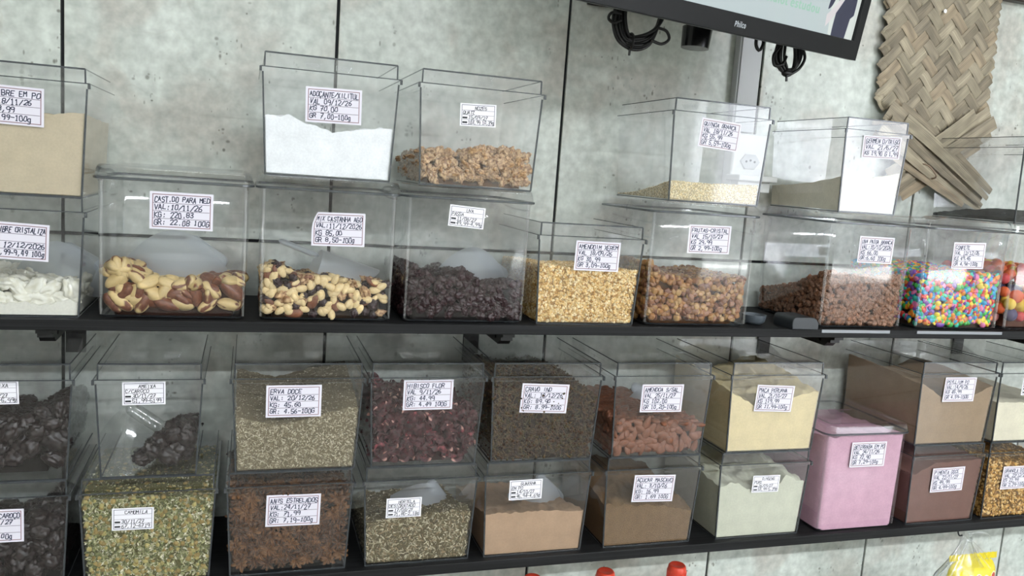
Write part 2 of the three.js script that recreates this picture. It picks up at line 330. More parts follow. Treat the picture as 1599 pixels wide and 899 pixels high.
function rounded(key, x0, x1, y0, h, label, what, zt = 0.236) {
  const o = bins[key] = binFrame({ key, x0, x1, y0, h, lip: 0.0045, taper: 0.003, zb: 0.02, zt, zbF: zt - 0.002, r: 0.013, what });
  const g = group('food_bin', o.cx, y0, o.cz); tag(g, label, 'food bin'); o.g = g;
  const hw = (x1 - x0) / 2 - o.lip, out = roundRect(-hw, hw, o.zb - o.cz + o.lip, zt - o.cz, 0.014, 6);
  const body = sweep(out, [[-0.008, 0.0003], [-0.005, 0.0012], [-0.0035, 0.005], [-0.0008, h * 0.5], [0, h - 0.024], [0.0016, h - 0.022], [0.0016, h - 0.0185]]);
  mesh('body', join([body, plate(out(-0.008), 0.0003)]), M.clear, g);
  mesh('base', sweep(out, [[-0.0085, 0.0006], [-0.0055, 0.0014], [-0.004, 0.004], [-0.006, 0.0042], [-0.0085, 0.003], [-0.0085, 0.0006]]), M.edge, g).userData.label = 'thick smoky foot';
  for (const s of [-1, 1]) mesh('corner_rib', new THREE.CylinderGeometry(0.0028, 0.0024, h - 0.026, 10).translate(s * (hw - 0.0055), (h - 0.026) / 2 + 0.005, zt - o.cz - 0.0058), M.clear, g);
  const lid = mesh('lid', join([sweep(out, [[0.002, h - 0.0205], [0.0052, h - 0.0198], [0.0052, h - 0.0165], [0.0048, h - 0.016], [0.003, h - 0.0076], [0.0022, h - 0.005], [0.001, h - 0.0022], [-0.001, h - 0.0005], [-0.006, h], [-0.012, h - 0.0002], [-0.014, h - 0.003]]), plate(out(-0.0138), h - 0.003)]), M.clear, g);
  mesh('rim', sweep(out, [[0.0052, h - 0.0202], [0.0064, h - 0.0196], [0.0064, h - 0.017], [0.0052, h - 0.0164]]), M.edge, lid).userData.label = 'smoky lower ledge of the lid';
  const y1 = h - 0.0032, gq = []; for (const z of [0.02]) gq.push([[-0.03, y1 + 0.006, z], [0.03, y1 + 0.006, z], [0.03, y1, z + 0.012], [-0.03, y1, z + 0.012]], [[-0.03, y1 + 0.006, z], [0.03, y1 + 0.006, z], [0.03, y1, z - 0.012], [-0.03, y1, z - 0.012]]);
  mesh('grip', quads(gq), M.clear, lid);
  return o;
}
const U1 = SH.up + 0.0008, U2 = U1 + 0.2138, D1 = SH.low + 0.0008, D2 = D1 + 0.1652;
// upper shelf, standing on the board
tapered('ginger', -0.122, 0.073, U1, 0.1455, 0.019, 'clear tapered bin of sugared white ginger at far left of the upper shelf', 'ginger');
rounded('brazil', 0.081, 0.289, U1, 0.213, 'clear rounded bin of brown and cream brazil nuts');
rounded('mix', 0.294, 0.503, U1, 0.213, 'clear rounded bin of mixed peanuts, raisins and nuts below the white sweetener');
rounded('raisin', 0.508, 0.718, U1, 0.213, 'clear rounded bin of dark raisins below the walnut bin');
tapered('amend', 0.726, 0.917, U1, 0.1455, 0.02, 'short clear tapered bin of chopped peanuts on the upper shelf');
rounded('frutas', 0.922, 1.137, U1, 0.213, 'clear rounded bin of amber candied fruit below the quinoa bin');
rounded('uva', 1.279, 1.476, U1, 0.213, 'clear rounded bin of golden raisins right of the gap on the shelf');
rounded('conf', 1.5, 1.714, U1, 0.213, 'clear rounded bin full of small rainbow sugar candies');
rounded('gum', 1.7205, 1.935, U1, 0.213, 'clear rounded bin of large coloured gum balls at the right edge');
// upper shelf, second tier
tapered('q0', -0.118, 0.077, U1 + 0.1653, 0.1515, 0.019, 'clear tapered bin of beige ginger powder at the top left');
tapered('xil', 0.294, 0.493, U2, 0.15, 0.0205, 'clear tapered bin of pure white sweetener powder');
tapered('nozes', 0.52, 0.719, U2, 0.15, 0.0205, 'clear tapered bin of walnut pieces on the raisin bin');
tapered('quin', 0.945, 1.137, U2, 0.148, 0.0205, 'clear tapered bin of quinoa with a tilted label, in front of the wall socket');
tapered('germ', 1.289, 1.432, U2, 0.147, 0.0205, 'narrow clear bin of pale wheat germ flour beside the woven fan');
tapered('dark', 1.706, 1.9, U2, 0.147, 0.0205, 'clear tapered bin with dark grey seeds at the right edge of the top tier');
// lower shelf
tapered('plumLow', -0.145, 0.053, D1, 0.1437, 0.0205, 'clear bin of pitted dark prunes at bottom left, lower tier');
tapered('camom', 0.062, 0.25, D1, 0.1437, 0.0205, 'clear bin full of green and cream chamomile');
tapered('anis', 0.261, 0.453, D1, 0.1437, 0.0205, 'clear bin full of brown star anise');
tapered('hort', 0.466, 0.655, D1, 0.1437, 0.0205, 'clear bin of dried mint flakes below the hibiscus');
tapered('guar', 0.664, 0.857, D1, 0.1437, 0.0205, 'clear bin of tan guarana powder below the cloves');
tapered('acucar', 0.882, 1.071, D1, 0.1437, 0.0205, 'clear bin of brown sugar below the almonds');
tapered('gins', 1.108, 1.304, D1, 0.1437, 0.0205, 'clear bin of pale green ginseng powder');
rounded('pink', 1.331, 1.528, D1, 0.213, 'tall clear rounded bin of bright pink beetroot powder');
tapered('red', 1.543, 1.73, D1, 0.1437, 0.0205, 'clear bin of dark red brown powder right of the pink bin');
tapered('gran', 1.737, 1.93, D1, 0.1437, 0.0205, 'clear bin of golden granola flakes at the bottom right edge');
tapered('plumTop', -0.142, 0.058, D2, 0.1458, 0.0215, 'clear bin of dark prunes at left edge, upper tier of the lower shelf');
tapered('ameixa', 0.082, 0.229, D2, 0.1458, 0.0215, 'narrow clear bin with a small heap of prunes on the chamomile bin');
tapered('erva', 0.265, 0.461, D2, 0.1458, 0.0215, 'clear bin of grey green fennel seed on the star anise bin');
tapered('hib', 0.468, 0.656, D2, 0.1458, 0.0215, 'clear bin of crimson dried hibiscus flowers');
tapered('cravo', 0.665, 0.862, D2, 0.1458, 0.0215, 'clear bin full of dark brown cloves');
tapered('amendoa', 0.883, 1.075, D2, 0.1458, 0.0215, 'clear bin of brown whole almonds');
tapered('maca', 1.111, 1.312, D2, 0.1458, 0.0215, 'clear bin of cream yellow maca powder');
tapered('psy', 1.537, 1.731, D2, 0.1458, 0.0215, 'clear bin of light brown husk powder on the dark red powder bin');
tapered('flour', 1.736, 1.93, D2, 0.1458, 0.0215, 'clear bin of off-white flour on the granola bin');

const LB = {
  q0: [[-0.017, 0.187, 0.08, 0.05, -1], 'GENGIBRE EM PÓ|VAL 18/11/26|KG 59,99|GR 5,99-100g'], ginger: [[-0.012, 0.009, 0.08, 0.05, -2.5], 'GENGIBRE CRISTALIZA||VAL 12/12/2026|KG94,99-9,49 100g'],
  brazil: [[0.194, 0.06, 0.083, 0.052, -0.2], 'CAST.DO PARA MÉD|VAL:10/11/26|KG: 220.83|GR: 22.08 100G'], mix: [[0.411, 0.045, 0.078, 0.05, 0.7], 'MIX CASTANHA AGO|VAL:11/12/2026|KG 85,00|GR 8,50-100g', 0, 0.012],
  raisin: [[0.606, 0.074, 0.057, 0.033, -3.5], 'UVA|PASSA|11/08/27|49,99-4,99g', 1], amend: [[0.832, 0.021, 0.08, 0.049, -0.5], 'AMENDOIM XEREM|VAL 18/09/26|KG 30,99|GR 3,09-100g'],
  frutas: [[1.037, 0.058, 0.082, 0.049, 0.6], 'FRUTAS-CRISTAL|VAL 15/10/27|KG 29,99|GR 2,99-100g'], uva: [[1.388, 0.054, 0.078, 0.049, -0.3], 'UVA PASSA BRANCA|VAL:10/10/2026|KG 66,00|GR:6,60 100g'],
  conf: [[1.608, 0.052, 0.079, 0.051, 1.5], 'CONFETE|VAL 12/12/26|KG 49,45|GR 4,94-100g'], xil: [[0.397, 0.224, 0.08, 0.05, 1], 'ADOÇANTE/XILITUL|VAL 09/12/26|KG 70,00|GR 7,00-100g'],
  nozes: [[0.614, 0.23, 0.057, 0.034, 2], 'NOZES|QUATZ|15/09/27|103,99 10,39g', 1], quin: [[1.037, 0.235, 0.077, 0.048, -3.5], 'QUINOA BRANCA|VAL 18/11/26|KG 55,99|GR 5,59-100g'],
  germ: [[1.372, 0.24, 0.084, 0.04, 1.5], 'GERMEN D/TRIGO|VAL 21/6/27|KG 19,90 G 1,99'], plumTop: [[-0.038, -0.199, 0.057, 0.033, 1], 'AMEIXA|S/C|30/11/27|59,99-5,99g', 1],
  plumLow: [[-0.044, -0.39, 0.078, 0.049, -0.5], 'AMEIXA S/CAROÇO|VAL 30/11/27||GR 5,99 100g'], ameixa: [[0.148, -0.202, 0.057, 0.034, 0.7], 'AMEIXA|C/CAROÇO|30/11/27|51,99-5199', 1],
  camom: [[0.135, -0.39, 0.056, 0.034, -0.5], 'CAMOMILA||30/11/27|67,12-6719', 1], erva: [[0.356, -0.217, 0.081, 0.05, 0.3], 'ERVA DOCE|VAL: 20/12/26|KG: 45.60|GR: 4.56-100G'],
  anis: [[0.361, -0.39, 0.081, 0.051, -0.8], 'ANIS ESTRELADOS|VAL:24/11/27|KG: 71,99|GR: 7,19-100g'], hib: [[0.562, -0.21, 0.08, 0.049, 0.4], 'HIBISCO FLOR|VAL 9/11/26|KG: 44.99|GR: 4.49 100G'],
  hort: [[0.533, -0.396, 0.057, 0.033, 0], 'HORTELÃ|DESIDRATADO|17/08/27|21,80-2,18g', 1], cravo: [[0.759, -0.219, 0.083, 0.05, -2.2], 'CRAVO IND|VAL: 10/12/26|KG: 89.90|GR: 8.99-100G'],
  guar: [[0.738, -0.376, 0.058, 0.035, 0.8], 'GUARANA|EM PÓ|14/10/27|46,94-4,69g', 1], amendoa: [[0.977, -0.222, 0.081, 0.05, -0.4], 'AMENDOA S/SAL|VAL 25/11/27|KG 102,00|GR 10,20-100g'],
  acucar: [[0.978, -0.386, 0.081, 0.05, -2], 'AÇUCAR MASCAVO|VAL: 3/10/26|KG: 16.99|GR: 1.69 100G'], maca: [[1.207, -0.226, 0.08, 0.05, -2.2], 'MACA PERUANA|VAL 21/10/27|KG 119,99|GR 11,99-100g'],
  gins: [[1.21, -0.389, 0.058, 0.033, -0.5], 'GINSENG|PURO|26/09/27|53,99-5,39g', 1], pink: [[1.433, -0.34, 0.082, 0.05, 0], 'BETERRABA EM PÓ|VAL 24/11/26|KG 72,90|GR 7,29-100g'],
  psy: [[1.636, -0.214, 0.079, 0.05, 0], 'PSYLLIUM PÓ|VAL:14/9/26|KG 45.99|GR 4.59-100G'], red: [[1.64, -0.401, 0.082, 0.051, 1], 'PIMENTA DOCE|VAL 22/11/27|KG 49,99|GR 4,99-100g'],
  flour: [[1.828, -0.21, 0.06, 0.036, 0.5], 'FARINHA|DE ARROZ|22/10/27|22,99-2,29g', 1], gran: [[1.824, -0.405, 0.081, 0.05, 0], 'GRANOLA DOCE|VAL 22/12/26|KG 22,99|GR 2,29-100g'],
};
for (const [k, [at, text, small, curl]] of Object.entries(LB)) priceLabel(bins[k].g, bins[k], at, text.split('|'), small, curl);
labelMat.map = new THREE.CanvasTexture(ATLAS); labelMat.map.colorSpace = THREE.SRGBColorSpace;
// ---------- what the bins hold ----------
const pm = (c, tex = grainTex, o = {}) => new THREE.MeshPhysicalMaterial({ color: new THREE.Color(c), map: tex, bumpMap: tex, bumpScale: 0.00025, roughness: 0.95, specularIntensity: 0.3, ...o });
// surface of a heap: front profile in world measures, falling or rising by `back` towards the wall
function heapHeight(b, prof, back = 0, rough = 0.002, freq = 40, drop = 0) {
  return (u, w) => {
    const x = lerp(b.x0, b.x1, u); let y = prof[prof.length - 1], k = 0;
    if (x <= prof[0]) y = prof[1];
    else for (k = 0; k + 3 < prof.length; k += 2) if (x <= prof[k + 2]) { y = lerp(prof[k + 1], prof[k + 3], (x - prof[k]) / (prof[k + 2] - prof[k])); break; }
    const d = 1 - w, dip = back * (1 - Math.pow(1 - d, 1.6));
    y += dip - drop + rough * (N3(x * freq, w * 0.2 * freq, b.cx * 9) + 0.6 * N3(x * freq * 2.7, w * 0.5 * freq, b.cx * 5));
    return clamp(y, b.y0 + 0.004, b.y0 + b.h - 0.004);
  };
}
function heapGeo(b, Hf, m = 0.0022, N = 56, K = 24, R = 10) {
  const y0 = b.y0 + 0.0022, parts = [];
  const grid = (n, k, f, uvf) => {
    const p = [], uv = [], idx = [];
    for (let j = 0; j <= k; j++) for (let i = 0; i <= n; i++) { const q = f(i / n, j / k); p.push(q[0] - b.cx, q[1] - b.y0, q[2] - b.cz); uv.push(...uvf(q)); }
    for (let j = 0; j < k; j++) for (let i = 0; i < n; i++) { const a = j * (n + 1) + i; idx.push(a, a + 1, a + n + 2, a, a + n + 2, a + n + 1); }
    const g = new THREE.BufferGeometry(); g.setAttribute('position', new THREE.Float32BufferAttribute(p, 3)); g.setAttribute('uv', new THREE.Float32BufferAttribute(uv, 2)); g.setIndex(idx); g.computeVertexNormals(); parts.push(g.toNonIndexed());
  };
  const S = 0.16, top = (u, w) => b.inner(u, Math.max(y0, Hf(u, w)), w, m);
  grid(N, K, (u, v) => top(u, 1 - v), (q) => [q[0] / S, q[2] / S]);
  grid(N, R, (u, v) => b.inner(u, lerp(y0, Math.max(y0, Hf(u, 1)), v), 1, m), (q) => [q[0] / S, q[1] / S]);
  grid(N, 2, (u, v) => b.inner(1 - u, lerp(y0, Math.max(y0, Hf(1 - u, 0)), v), 0, m), (q) => [q[0] / S, q[1] / S]);
  grid(K, R, (u, v) => b.inner(0, lerp(y0, Math.max(y0, Hf(0, u)), v), u, m), (q) => [q[2] / S, q[1] / S]);
  grid(K, R, (u, v) => b.inner(1, lerp(y0, Math.max(y0, Hf(1, 1 - u)), v), 1 - u, m), (q) => [q[2] / S, q[1] / S]);
  grid(N, 4, (u, v) => b.inner(u, y0, v, m), (q) => [q[0] / S, q[2] / S]);
  return mergeGeometries(parts);
}
function heap(key, name, prof, mat, label, cat, o = {}) {
  const b = bins[key], Hf = heapHeight(b, prof, o.back ?? 0, o.rough ?? 0.002, o.freq ?? 40, o.drop ?? 0);
  const g = group(name, b.cx, b.y0, b.cz); tag(g, label, cat, null, 'stuff');
  mesh('mound', heapGeo(b, Hf, o.m ?? 0.0022), mat, g);
  return { b, Hf, g };
}
// a random place just inside the seen faces of a heap: front, top, and the side turned to the room's middle
function spot(b, Hf, m) {
  const side = b.cx > 0.28 ? 0 : 1, r = rnd();
  const wide = b.x1 - b.x0, areaF = wide * 0.1, areaT = wide * 0.2 * 0.5, areaS = 0.2 * 0.08 * (Math.abs(b.cx - 0.28) > 0.25 ? 1 : 0.15), s = areaF + areaT + areaS;
  if (r * s < areaF) { const u = rnd(), y = lerp(b.y0 + m * 1.45, b.y0 + b.h, rnd()); return y > Hf(u, 1) - m * 0.3 ? null : { p: b.inner(u, y, 1, m), n: [0, 0, 1], face: 'front' }; }
  if (r * s < areaF + areaT) { const u = rnd(), w = rnd(), y = Hf(u, w) - m * 0.3; return y < b.y0 + m ? null : { p: b.inner(u, y, w, m), n: [0, 1, 0], face: 'top' }; }
  const w = rnd(), y = lerp(b.y0 + m * 1.45, b.y0 + b.h, rnd()); return y > Hf(side, w) ? null : { p: b.inner(side, y, w, m), n: [side ? 1 : -1, 0, 0], face: 'side' };
}
const qa = new THREE.Quaternion(), qb = new THREE.Quaternion();
function lie(n, tilt) {   // local y turned to the outward way n, spun at random, then tilted
  const q = new THREE.Quaternion().setFromUnitVectors(V(0, 1, 0), V(...n));
  q.multiply(qa.setFromAxisAngle(V(0, 1, 0), rnd() * Math.PI * 2));
  return q.multiply(qb.setFromAxisAngle(V(rr(-1, 1), 0, rr(-1, 1)).normalize(), rr(-tilt, tilt)));
}
function grains({ b, Hf, g }, n, geo, mat, colors, { m = 0.0028, tilt = 0.6, s0 = 0.7, s1 = 1.25, name = 'grains', keep } = {}) {
  const im = new THREE.InstancedMesh(geo, mat, n), M4 = new THREE.Matrix4(), c = new THREE.Color();
  let k = 0, tries = 0;
  while (k < n && tries++ < n * 12) {
    const s = spot(b, Hf, m); if (!s || (keep && !keep(s.p))) continue;
    const q = lie(s.n, tilt), sc = rr(s0, s1);
    M4.compose(V(s.p[0] - b.cx, s.p[1] - b.y0, s.p[2] - b.cz), q, V(sc, sc * rr(0.8, 1.2), sc * rr(0.8, 1.2)));
    im.setMatrixAt(k, M4); im.setColorAt(k, c.set(colors[Math.floor(rnd() * colors.length)]).multiplyScalar(rr(0.8, 1.15))); k++;
  }
  im.count = k; let nm = name, q2 = 0; while (g.children.some((x) => x.name === nm)) nm = name + '_' + String(++q2).padStart(3, '0'); im.name = nm; im.castShadow = im.receiveShadow = true; g.add(im);
}
// individuals: kinds are [weight, proto meshes, name, what it is, category, group, word per proto]; what shows between them is the same kind, joined as stuff
function pieces({ b, Hf }, d, max, kinds, { m, tilt = 0.35, s0 = 0.85, s1 = 1.15, tries = 12000, keep, fill = 0, fillM, bed } = {}) {
  const got = [], total = kinds.reduce((a, k) => a + k[0], 0), pick = () => { let r = rnd() * total, k = 0; while (r > kinds[k][0] && k < kinds.length - 1) { r -= kinds[k][0]; k++; } return kinds[k]; };
  for (let t = 0; t < tries && got.length < max; t++) {
    const s = spot(b, Hf, m); if (!s || (keep && !keep(s.p))) continue;
    if (got.some((p) => Math.hypot(p[0] - s.p[0], p[1] - s.p[1], p[2] - s.p[2]) < d)) continue;
    got.push(s.p);
    const [, protos, name, label, cat, grp, words] = pick(), v = Math.floor(rnd() * protos.length), o = protos[v].clone();
    o.name = numbered(name); o.position.set(...s.p); o.quaternion.copy(lie(s.n, tilt)); o.scale.multiplyScalar(rr(s0, s1));
    scene.add(o); shade(o);
    const u = (s.p[0] - b.x0) / (b.x1 - b.x0), across = ['far left', 'left of middle', 'middle', 'right of middle', 'far right'][clamp(Math.floor(u * 5), 0, 4)];
    const up = s.face === 'front' ? ['bottom row', 'low', 'halfway up', 'near the top'][clamp(Math.floor((s.p[1] - b.y0) / (Hf(clamp(u, 0, 1), 1) - b.y0) * 4), 0, 3)] : s.face === 'top' ? (s.p[2] > 0.16 ? 'top front' : s.p[2] > 0.09 ? 'top middle' : 'top back') : 'side pane ' + (s.p[1] - b.y0 > 0.045 ? 'high' : 'low') + (s.p[2] > 0.165 ? ' front' : s.p[2] > 0.09 ? ' middle' : ' back');
    tag(o, (words ? words[v] + ' ' : '') + label + ', ' + up + ', ' + across, cat, grp);
  }
  if (fill) {
    const per2 = kinds.reduce((a, k) => a + k[1].length, 0);
    for (const k of kinds) for (const p of k[1]) grains({ b, Hf, g: bed.g }, Math.ceil(fill * k[0] / total / k[1].length), p.geometry, p.material, [0xffffff], { m: fillM ?? m * 1.15, tilt, s0, s1, keep });
  }
  return got.length;
}
// one loose piece: a sphere of given half sizes, deformed and coloured vertex by vertex (y is its thin way)
function lump(a, b2, c, detail, deform, colorAt, mat) {
  let g = new THREE.IcosahedronGeometry(1, detail); g.deleteAttribute('uv'); g.deleteAttribute('normal'); g = mergeVertices(g, 1e-4);
  const p = g.attributes.position, col = [], C = new THREE.Color();
  for (let i = 0; i < p.count; i++) {
    const v = V(p.getX(i), p.getY(i), p.getZ(i)), u = v.clone();
    if (deform) deform(v);
    if (colorAt) { colorAt(u, C); col.push(C.r, C.g, C.b); }
    p.setXYZ(i, v.x * a, v.y * b2, v.z * c);
  }
  if (colorAt) g.setAttribute('color', new THREE.Float32BufferAttribute(col, 3));
  g.computeVertexNormals(); return new THREE.Mesh(g, mat);
}
const vc = (rough, o = {}) => new THREE.MeshPhysicalMaterial({ vertexColors: true, roughness: rough, ...o });
const c2 = (C, a, b2, t) => C.set(a).lerp(new THREE.Color(b2), clamp(t, 0, 1));
const list = (n, f) => Array.from({ length: n }, (_, i) => f(i));

// powders
heap('q0', 'ginger_powder', [0.0, 0.182, 0.038, 0.18, 0.069, 0.184], pm(0xcabca0), 'pale beige ginger powder filling the top left bin', 'powder', { back: -0.006 });
heap('xil', 'sweetener', [0.301, 0.204, 0.316, 0.203, 0.331, 0.207, 0.352, 0.196, 0.398, 0.187, 0.435, 0.194, 0.472, 0.199, 0.483, 0.199], pm(0xf6f8fa), 'bright white sweetener powder with a dipped top', 'powder', { back: -0.004, rough: 0.0035 });
const quin = heap('quin', 'quinoa', [0.946, 0.154, 1.032, 0.153, 1.121, 0.156], pm(0xe2d2ae, seedTex), 'pale cream quinoa seeds, a shallow layer sloping down to the wall', 'grain', { back: -0.03, rough: 0.0012 });
heap('germ', 'wheat_germ', [1.298, 0.183, 1.369, 0.186, 1.421, 0.195], pm(0xe9e2cd), 'pale cream flour sloping up to the front of the narrow bin', 'flour', { back: -0.022 });
heap('dark', 'grey_seeds', [1.706, 0.13, 1.76, 0.138, 1.9, 0.15], pm(0x2d2d30, seedTex), 'thin layer of dark grey seeds in the rightmost top bin', 'seeds', { back: -0.003, rough: 0.003 });
heap('guar', 'guarana_powder', [0.666, -0.418, 0.719, -0.417, 0.788, -0.418, 0.853, -0.42], pm(0xb4967a), 'tan guarana powder below the cloves', 'powder', { back: -0.03, rough: 0.005 });
heap('acucar', 'brown_sugar', [0.889, -0.416, 0.957, -0.416, 1.022, -0.424, 1.068, -0.432], pm(0x917659, seedTex), 'brown sugar with a lumpy top below the almonds', 'sugar', { back: 0.016, rough: 0.006 });
heap('maca', 'maca_powder', [1.11, -0.214, 1.144, -0.232, 1.173, -0.244, 1.2, -0.24, 1.246, -0.23, 1.28, -0.218, 1.311, -0.215], pm(0xddcca0), 'cream yellow powder heaped high in its bin', 'powder', { back: 0.02, rough: 0.005 });
heap('gins', 'ginseng_powder', [1.11, -0.392, 1.136, -0.387, 1.186, -0.402, 1.241, -0.398, 1.259, -0.376, 1.301, -0.391], pm(0xcbccb8), 'pale green ginseng powder with a bumpy top', 'powder', { back: 0.012, rough: 0.007 });
heap('pink', 'beetroot_powder', [1.33, -0.305, 1.43, -0.3, 1.527, -0.303], pm(0xd8aec0, grainTex), 'bright pink beetroot powder filling the tall bin', 'powder', { back: -0.012, rough: 0.004 });
heap('psy', 'husk_powder', [1.545, -0.204, 1.599, -0.233, 1.679, -0.229, 1.737, -0.206], pm(0xa18a70), 'light brown husk powder dipped in the middle', 'powder', { back: 0.012 });
heap('red', 'red_powder', [1.553, -0.388, 1.605, -0.366, 1.729, -0.363], pm(0x79564c), 'dark red brown powder right of the pink bin', 'powder', { back: 0.006 });
heap('flour', 'rice_flour', [1.741, -0.244, 1.93, -0.245], pm(0xe6dfc8), 'off-white flour on the granola bin at the right edge', 'flour', {});
// loose small grains: too many to count
const gmat = (rough = 0.8) => new THREE.MeshPhysicalMaterial({ roughness: rough, specularIntensity: 0.5 });
const chip = (l, w, t) => { const g = new THREE.IcosahedronGeometry(1, 1), p = g.attributes.position; for (let i = 0; i < p.count; i++) { const x = p.getX(i), y = p.getY(i), z = p.getZ(i), k = 1 + 0.35 * N3(x * 2 + l * 900, y * 2, z * 2 + w * 700); p.setXYZ(i, x * l * k, y * t * k, z * w * k); } g.computeVertexNormals(); return g; };
const leafBit = (l, w, bend) => { const g = new THREE.PlaneGeometry(l, w, 4, 1).rotateX(-Math.PI / 2), p = g.attributes.position; for (let i = 0; i < p.count; i++) { const x = p.getX(i) / l; p.setY(i, bend * l * (x * x * 4 - 0.5)); p.setZ(i, p.getZ(i) * (1 - 2.6 * x * x)); } g.computeVertexNormals(); return g; };
const amend = heap('amend', 'chopped_peanut', [0.733, 0.006, 0.753, 0.005, 0.798, 0, 0.867, 0, 0.915, 0.001], pm(0xa5814c), 'golden chopped peanuts filling the short bin', 'chopped nuts', { drop: 0.002, back: -0.01, m: 0.004 });
grains(amend, 9000, chip(0.0026, 0.002, 0.0014), gmat(), [0xe8cf9a, 0xe2c386, 0xdcb877, 0xf0dcb0, 0xd2a862, 0xb98a4a], { tilt: 1.2 });
const quinG = chip(0.0011, 0.0011, 0.0008); grains(quin, 9000, quinG, gmat(), [0xeadcb8, 0xe2d0a4, 0xd9c493, 0xf2e8cc], { m: 0.0024 });
const camom = heap('camom', 'chamomile', [0.065, -0.354, 0.241, -0.358], pm(0x77744a, seedTex), 'dried chamomile in green and cream bits, bin filled to the lid', 'dried herb', { back: 0.004, rough: 0.004, drop: 0.002, m: 0.0045 });
grains(camom, 7500, leafBit(0.0066, 0.0028, 0.25), gmat(), [0x74784c, 0x8d8f60, 0xaba87c, 0xc2bc98, 0x626844, 0x9fa070, 0x85855a, 0xdcd6bc], { tilt: 0.9, m: 0.003, s0: 0.5 });
grains(camom, 500, chip(0.0034, 0.003, 0.0024), gmat(), [0xa58f58, 0xb0a368, 0x95804c], { m: 0.0035, name: 'flower_heads' });
const erva = heap('erva', 'fennel_seed', [0.27, -0.24, 0.289, -0.247, 0.33, -0.256, 0.368, -0.25, 0.396, -0.24, 0.449, -0.228], pm(0x958a72, seedTex), 'grey green fennel seed hollowed in the middle', 'seeds', { back: 0.022, rough: 0.004, m: 0.003 });
grains(erva, 6500, chip(0.0023, 0.0007, 0.0006), gmat(), [0xa0967c, 0xb1a88e, 0x8a8168, 0xc6bda4, 0x786f58], { tilt: 0.9, m: 0.0026 });
const hort = heap('hort', 'mint_flakes', [0.469, -0.42, 0.503, -0.415, 0.555, -0.413, 0.597, -0.41, 0.651, -0.407], pm(0x857a5e, seedTex), 'dried mint flakes and stalks below the hibiscus', 'dried herb', { back: -0.035, rough: 0.006, m: 0.004 });
grains(hort, 5200, chip(0.0032, 0.0008, 0.0006), gmat(), [0x8b8266, 0xaea386, 0x6b6246, 0xc8bea2, 0x544c36, 0x937f60], { tilt: 1.0, m: 0.003 });
const cravo = heap('cravo', 'cloves', [0.667, -0.19, 0.725, -0.207, 0.77, -0.206, 0.804, -0.2, 0.859, -0.218], pm(0x2b1d12, seedTex), 'dark brown cloves heaped to the lid', 'spice', { back: 0.004, rough: 0.004, m: 0.005 });
{ const st = new THREE.CylinderGeometry(0.0008, 0.0012, 0.009, 5).rotateZ(Math.PI / 2), hd = new THREE.IcosahedronGeometry(0.0021, 0).translate(0.005, 0, 0); grains(cravo, 5200, mergeGeometries([bare(st), bare(hd)]), gmat(0.7), [0x3a2716, 0x4a3320, 0x2c1e13, 0x54432a, 0x463d26], { tilt: 1.0, m: 0.0034 }); }
const gran = heap('gran', 'granola', [1.738, -0.366, 1.842, -0.375, 1.93, -0.372], pm(0x8f6a34, seedTex), 'golden granola flakes at the bottom right edge', 'granola', { back: 0.004, rough: 0.005, m: 0.004 });
grains(gran, 3500, chip(0.0032, 0.0024, 0.0009), gmat(), [0xc79a52, 0xb98840, 0xd9b06a, 0x9c6e30, 0xe0bd80], { tilt: 0.9 });

// brazil nuts
{
  const mat = vc(0.4), deform = (v) => { const a = Math.atan2(v.z, v.y), k = 1 + 0.1 * Math.cos(3 * a); v.y *= k; v.z *= k; v.y += 0.12 * v.x * v.x; };
  const nut = (s, pale) => lump(0.0185, 0.0082, 0.0102, 6, deform, (u, C) => {
    const n = N3(u.x * 1.1 + s * 7, u.y * 1.3, u.z * 1.3 + s), f = N3(u.x * 9 + s, u.y * 9, u.z * 9), cut = pale - 0.5 + n * 1.1;
    c2(C, 0x5a3020, 0x865338, 0.4 + f * 0.8); if (cut > 0) C.lerp(new THREE.Color(0xd0b680).multiplyScalar(1 + 0.12 * f), sm(0, 0.12, cut)).multiplyScalar(1 - 0.45 * sm(0.75, 1, Math.abs(u.x))); else C.multiplyScalar(1 + 0.25 * N3(u.x * 2, u.y * 14, u.z * 14 + s));
  }, mat);
  const protos = list(9, (i) => nut(i, [-0.2, 0.1, 0.35, 0.6, 0.95, 0.8, 1.4, -0.1, 1.0][i]));
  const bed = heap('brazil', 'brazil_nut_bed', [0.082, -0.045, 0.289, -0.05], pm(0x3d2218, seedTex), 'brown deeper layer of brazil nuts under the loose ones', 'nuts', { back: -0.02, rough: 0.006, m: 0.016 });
  const Hf = heapHeight(bins.brazil, [0.082, -0.026, 0.097, -0.014, 0.109, -0.02, 0.138, -0.04, 0.184, -0.04, 0.209, -0.044, 0.239, -0.034, 0.279, -0.034], -0.016, 0.004);
  const cream = 'mostly cream', brown = 'brown skinned';
  pieces({ b: bins.brazil, Hf }, 0.0182, 180, [[1, protos, 'brazil_nut', 'brazil nut', 'nut', 'brazil nuts in the rounded bin', [brown, 'brown and cream', 'half cream', 'half cream', cream, cream, cream, brown, cream]]], { m: 0.0118, tilt: 0.45, fill: 130, bed });
}
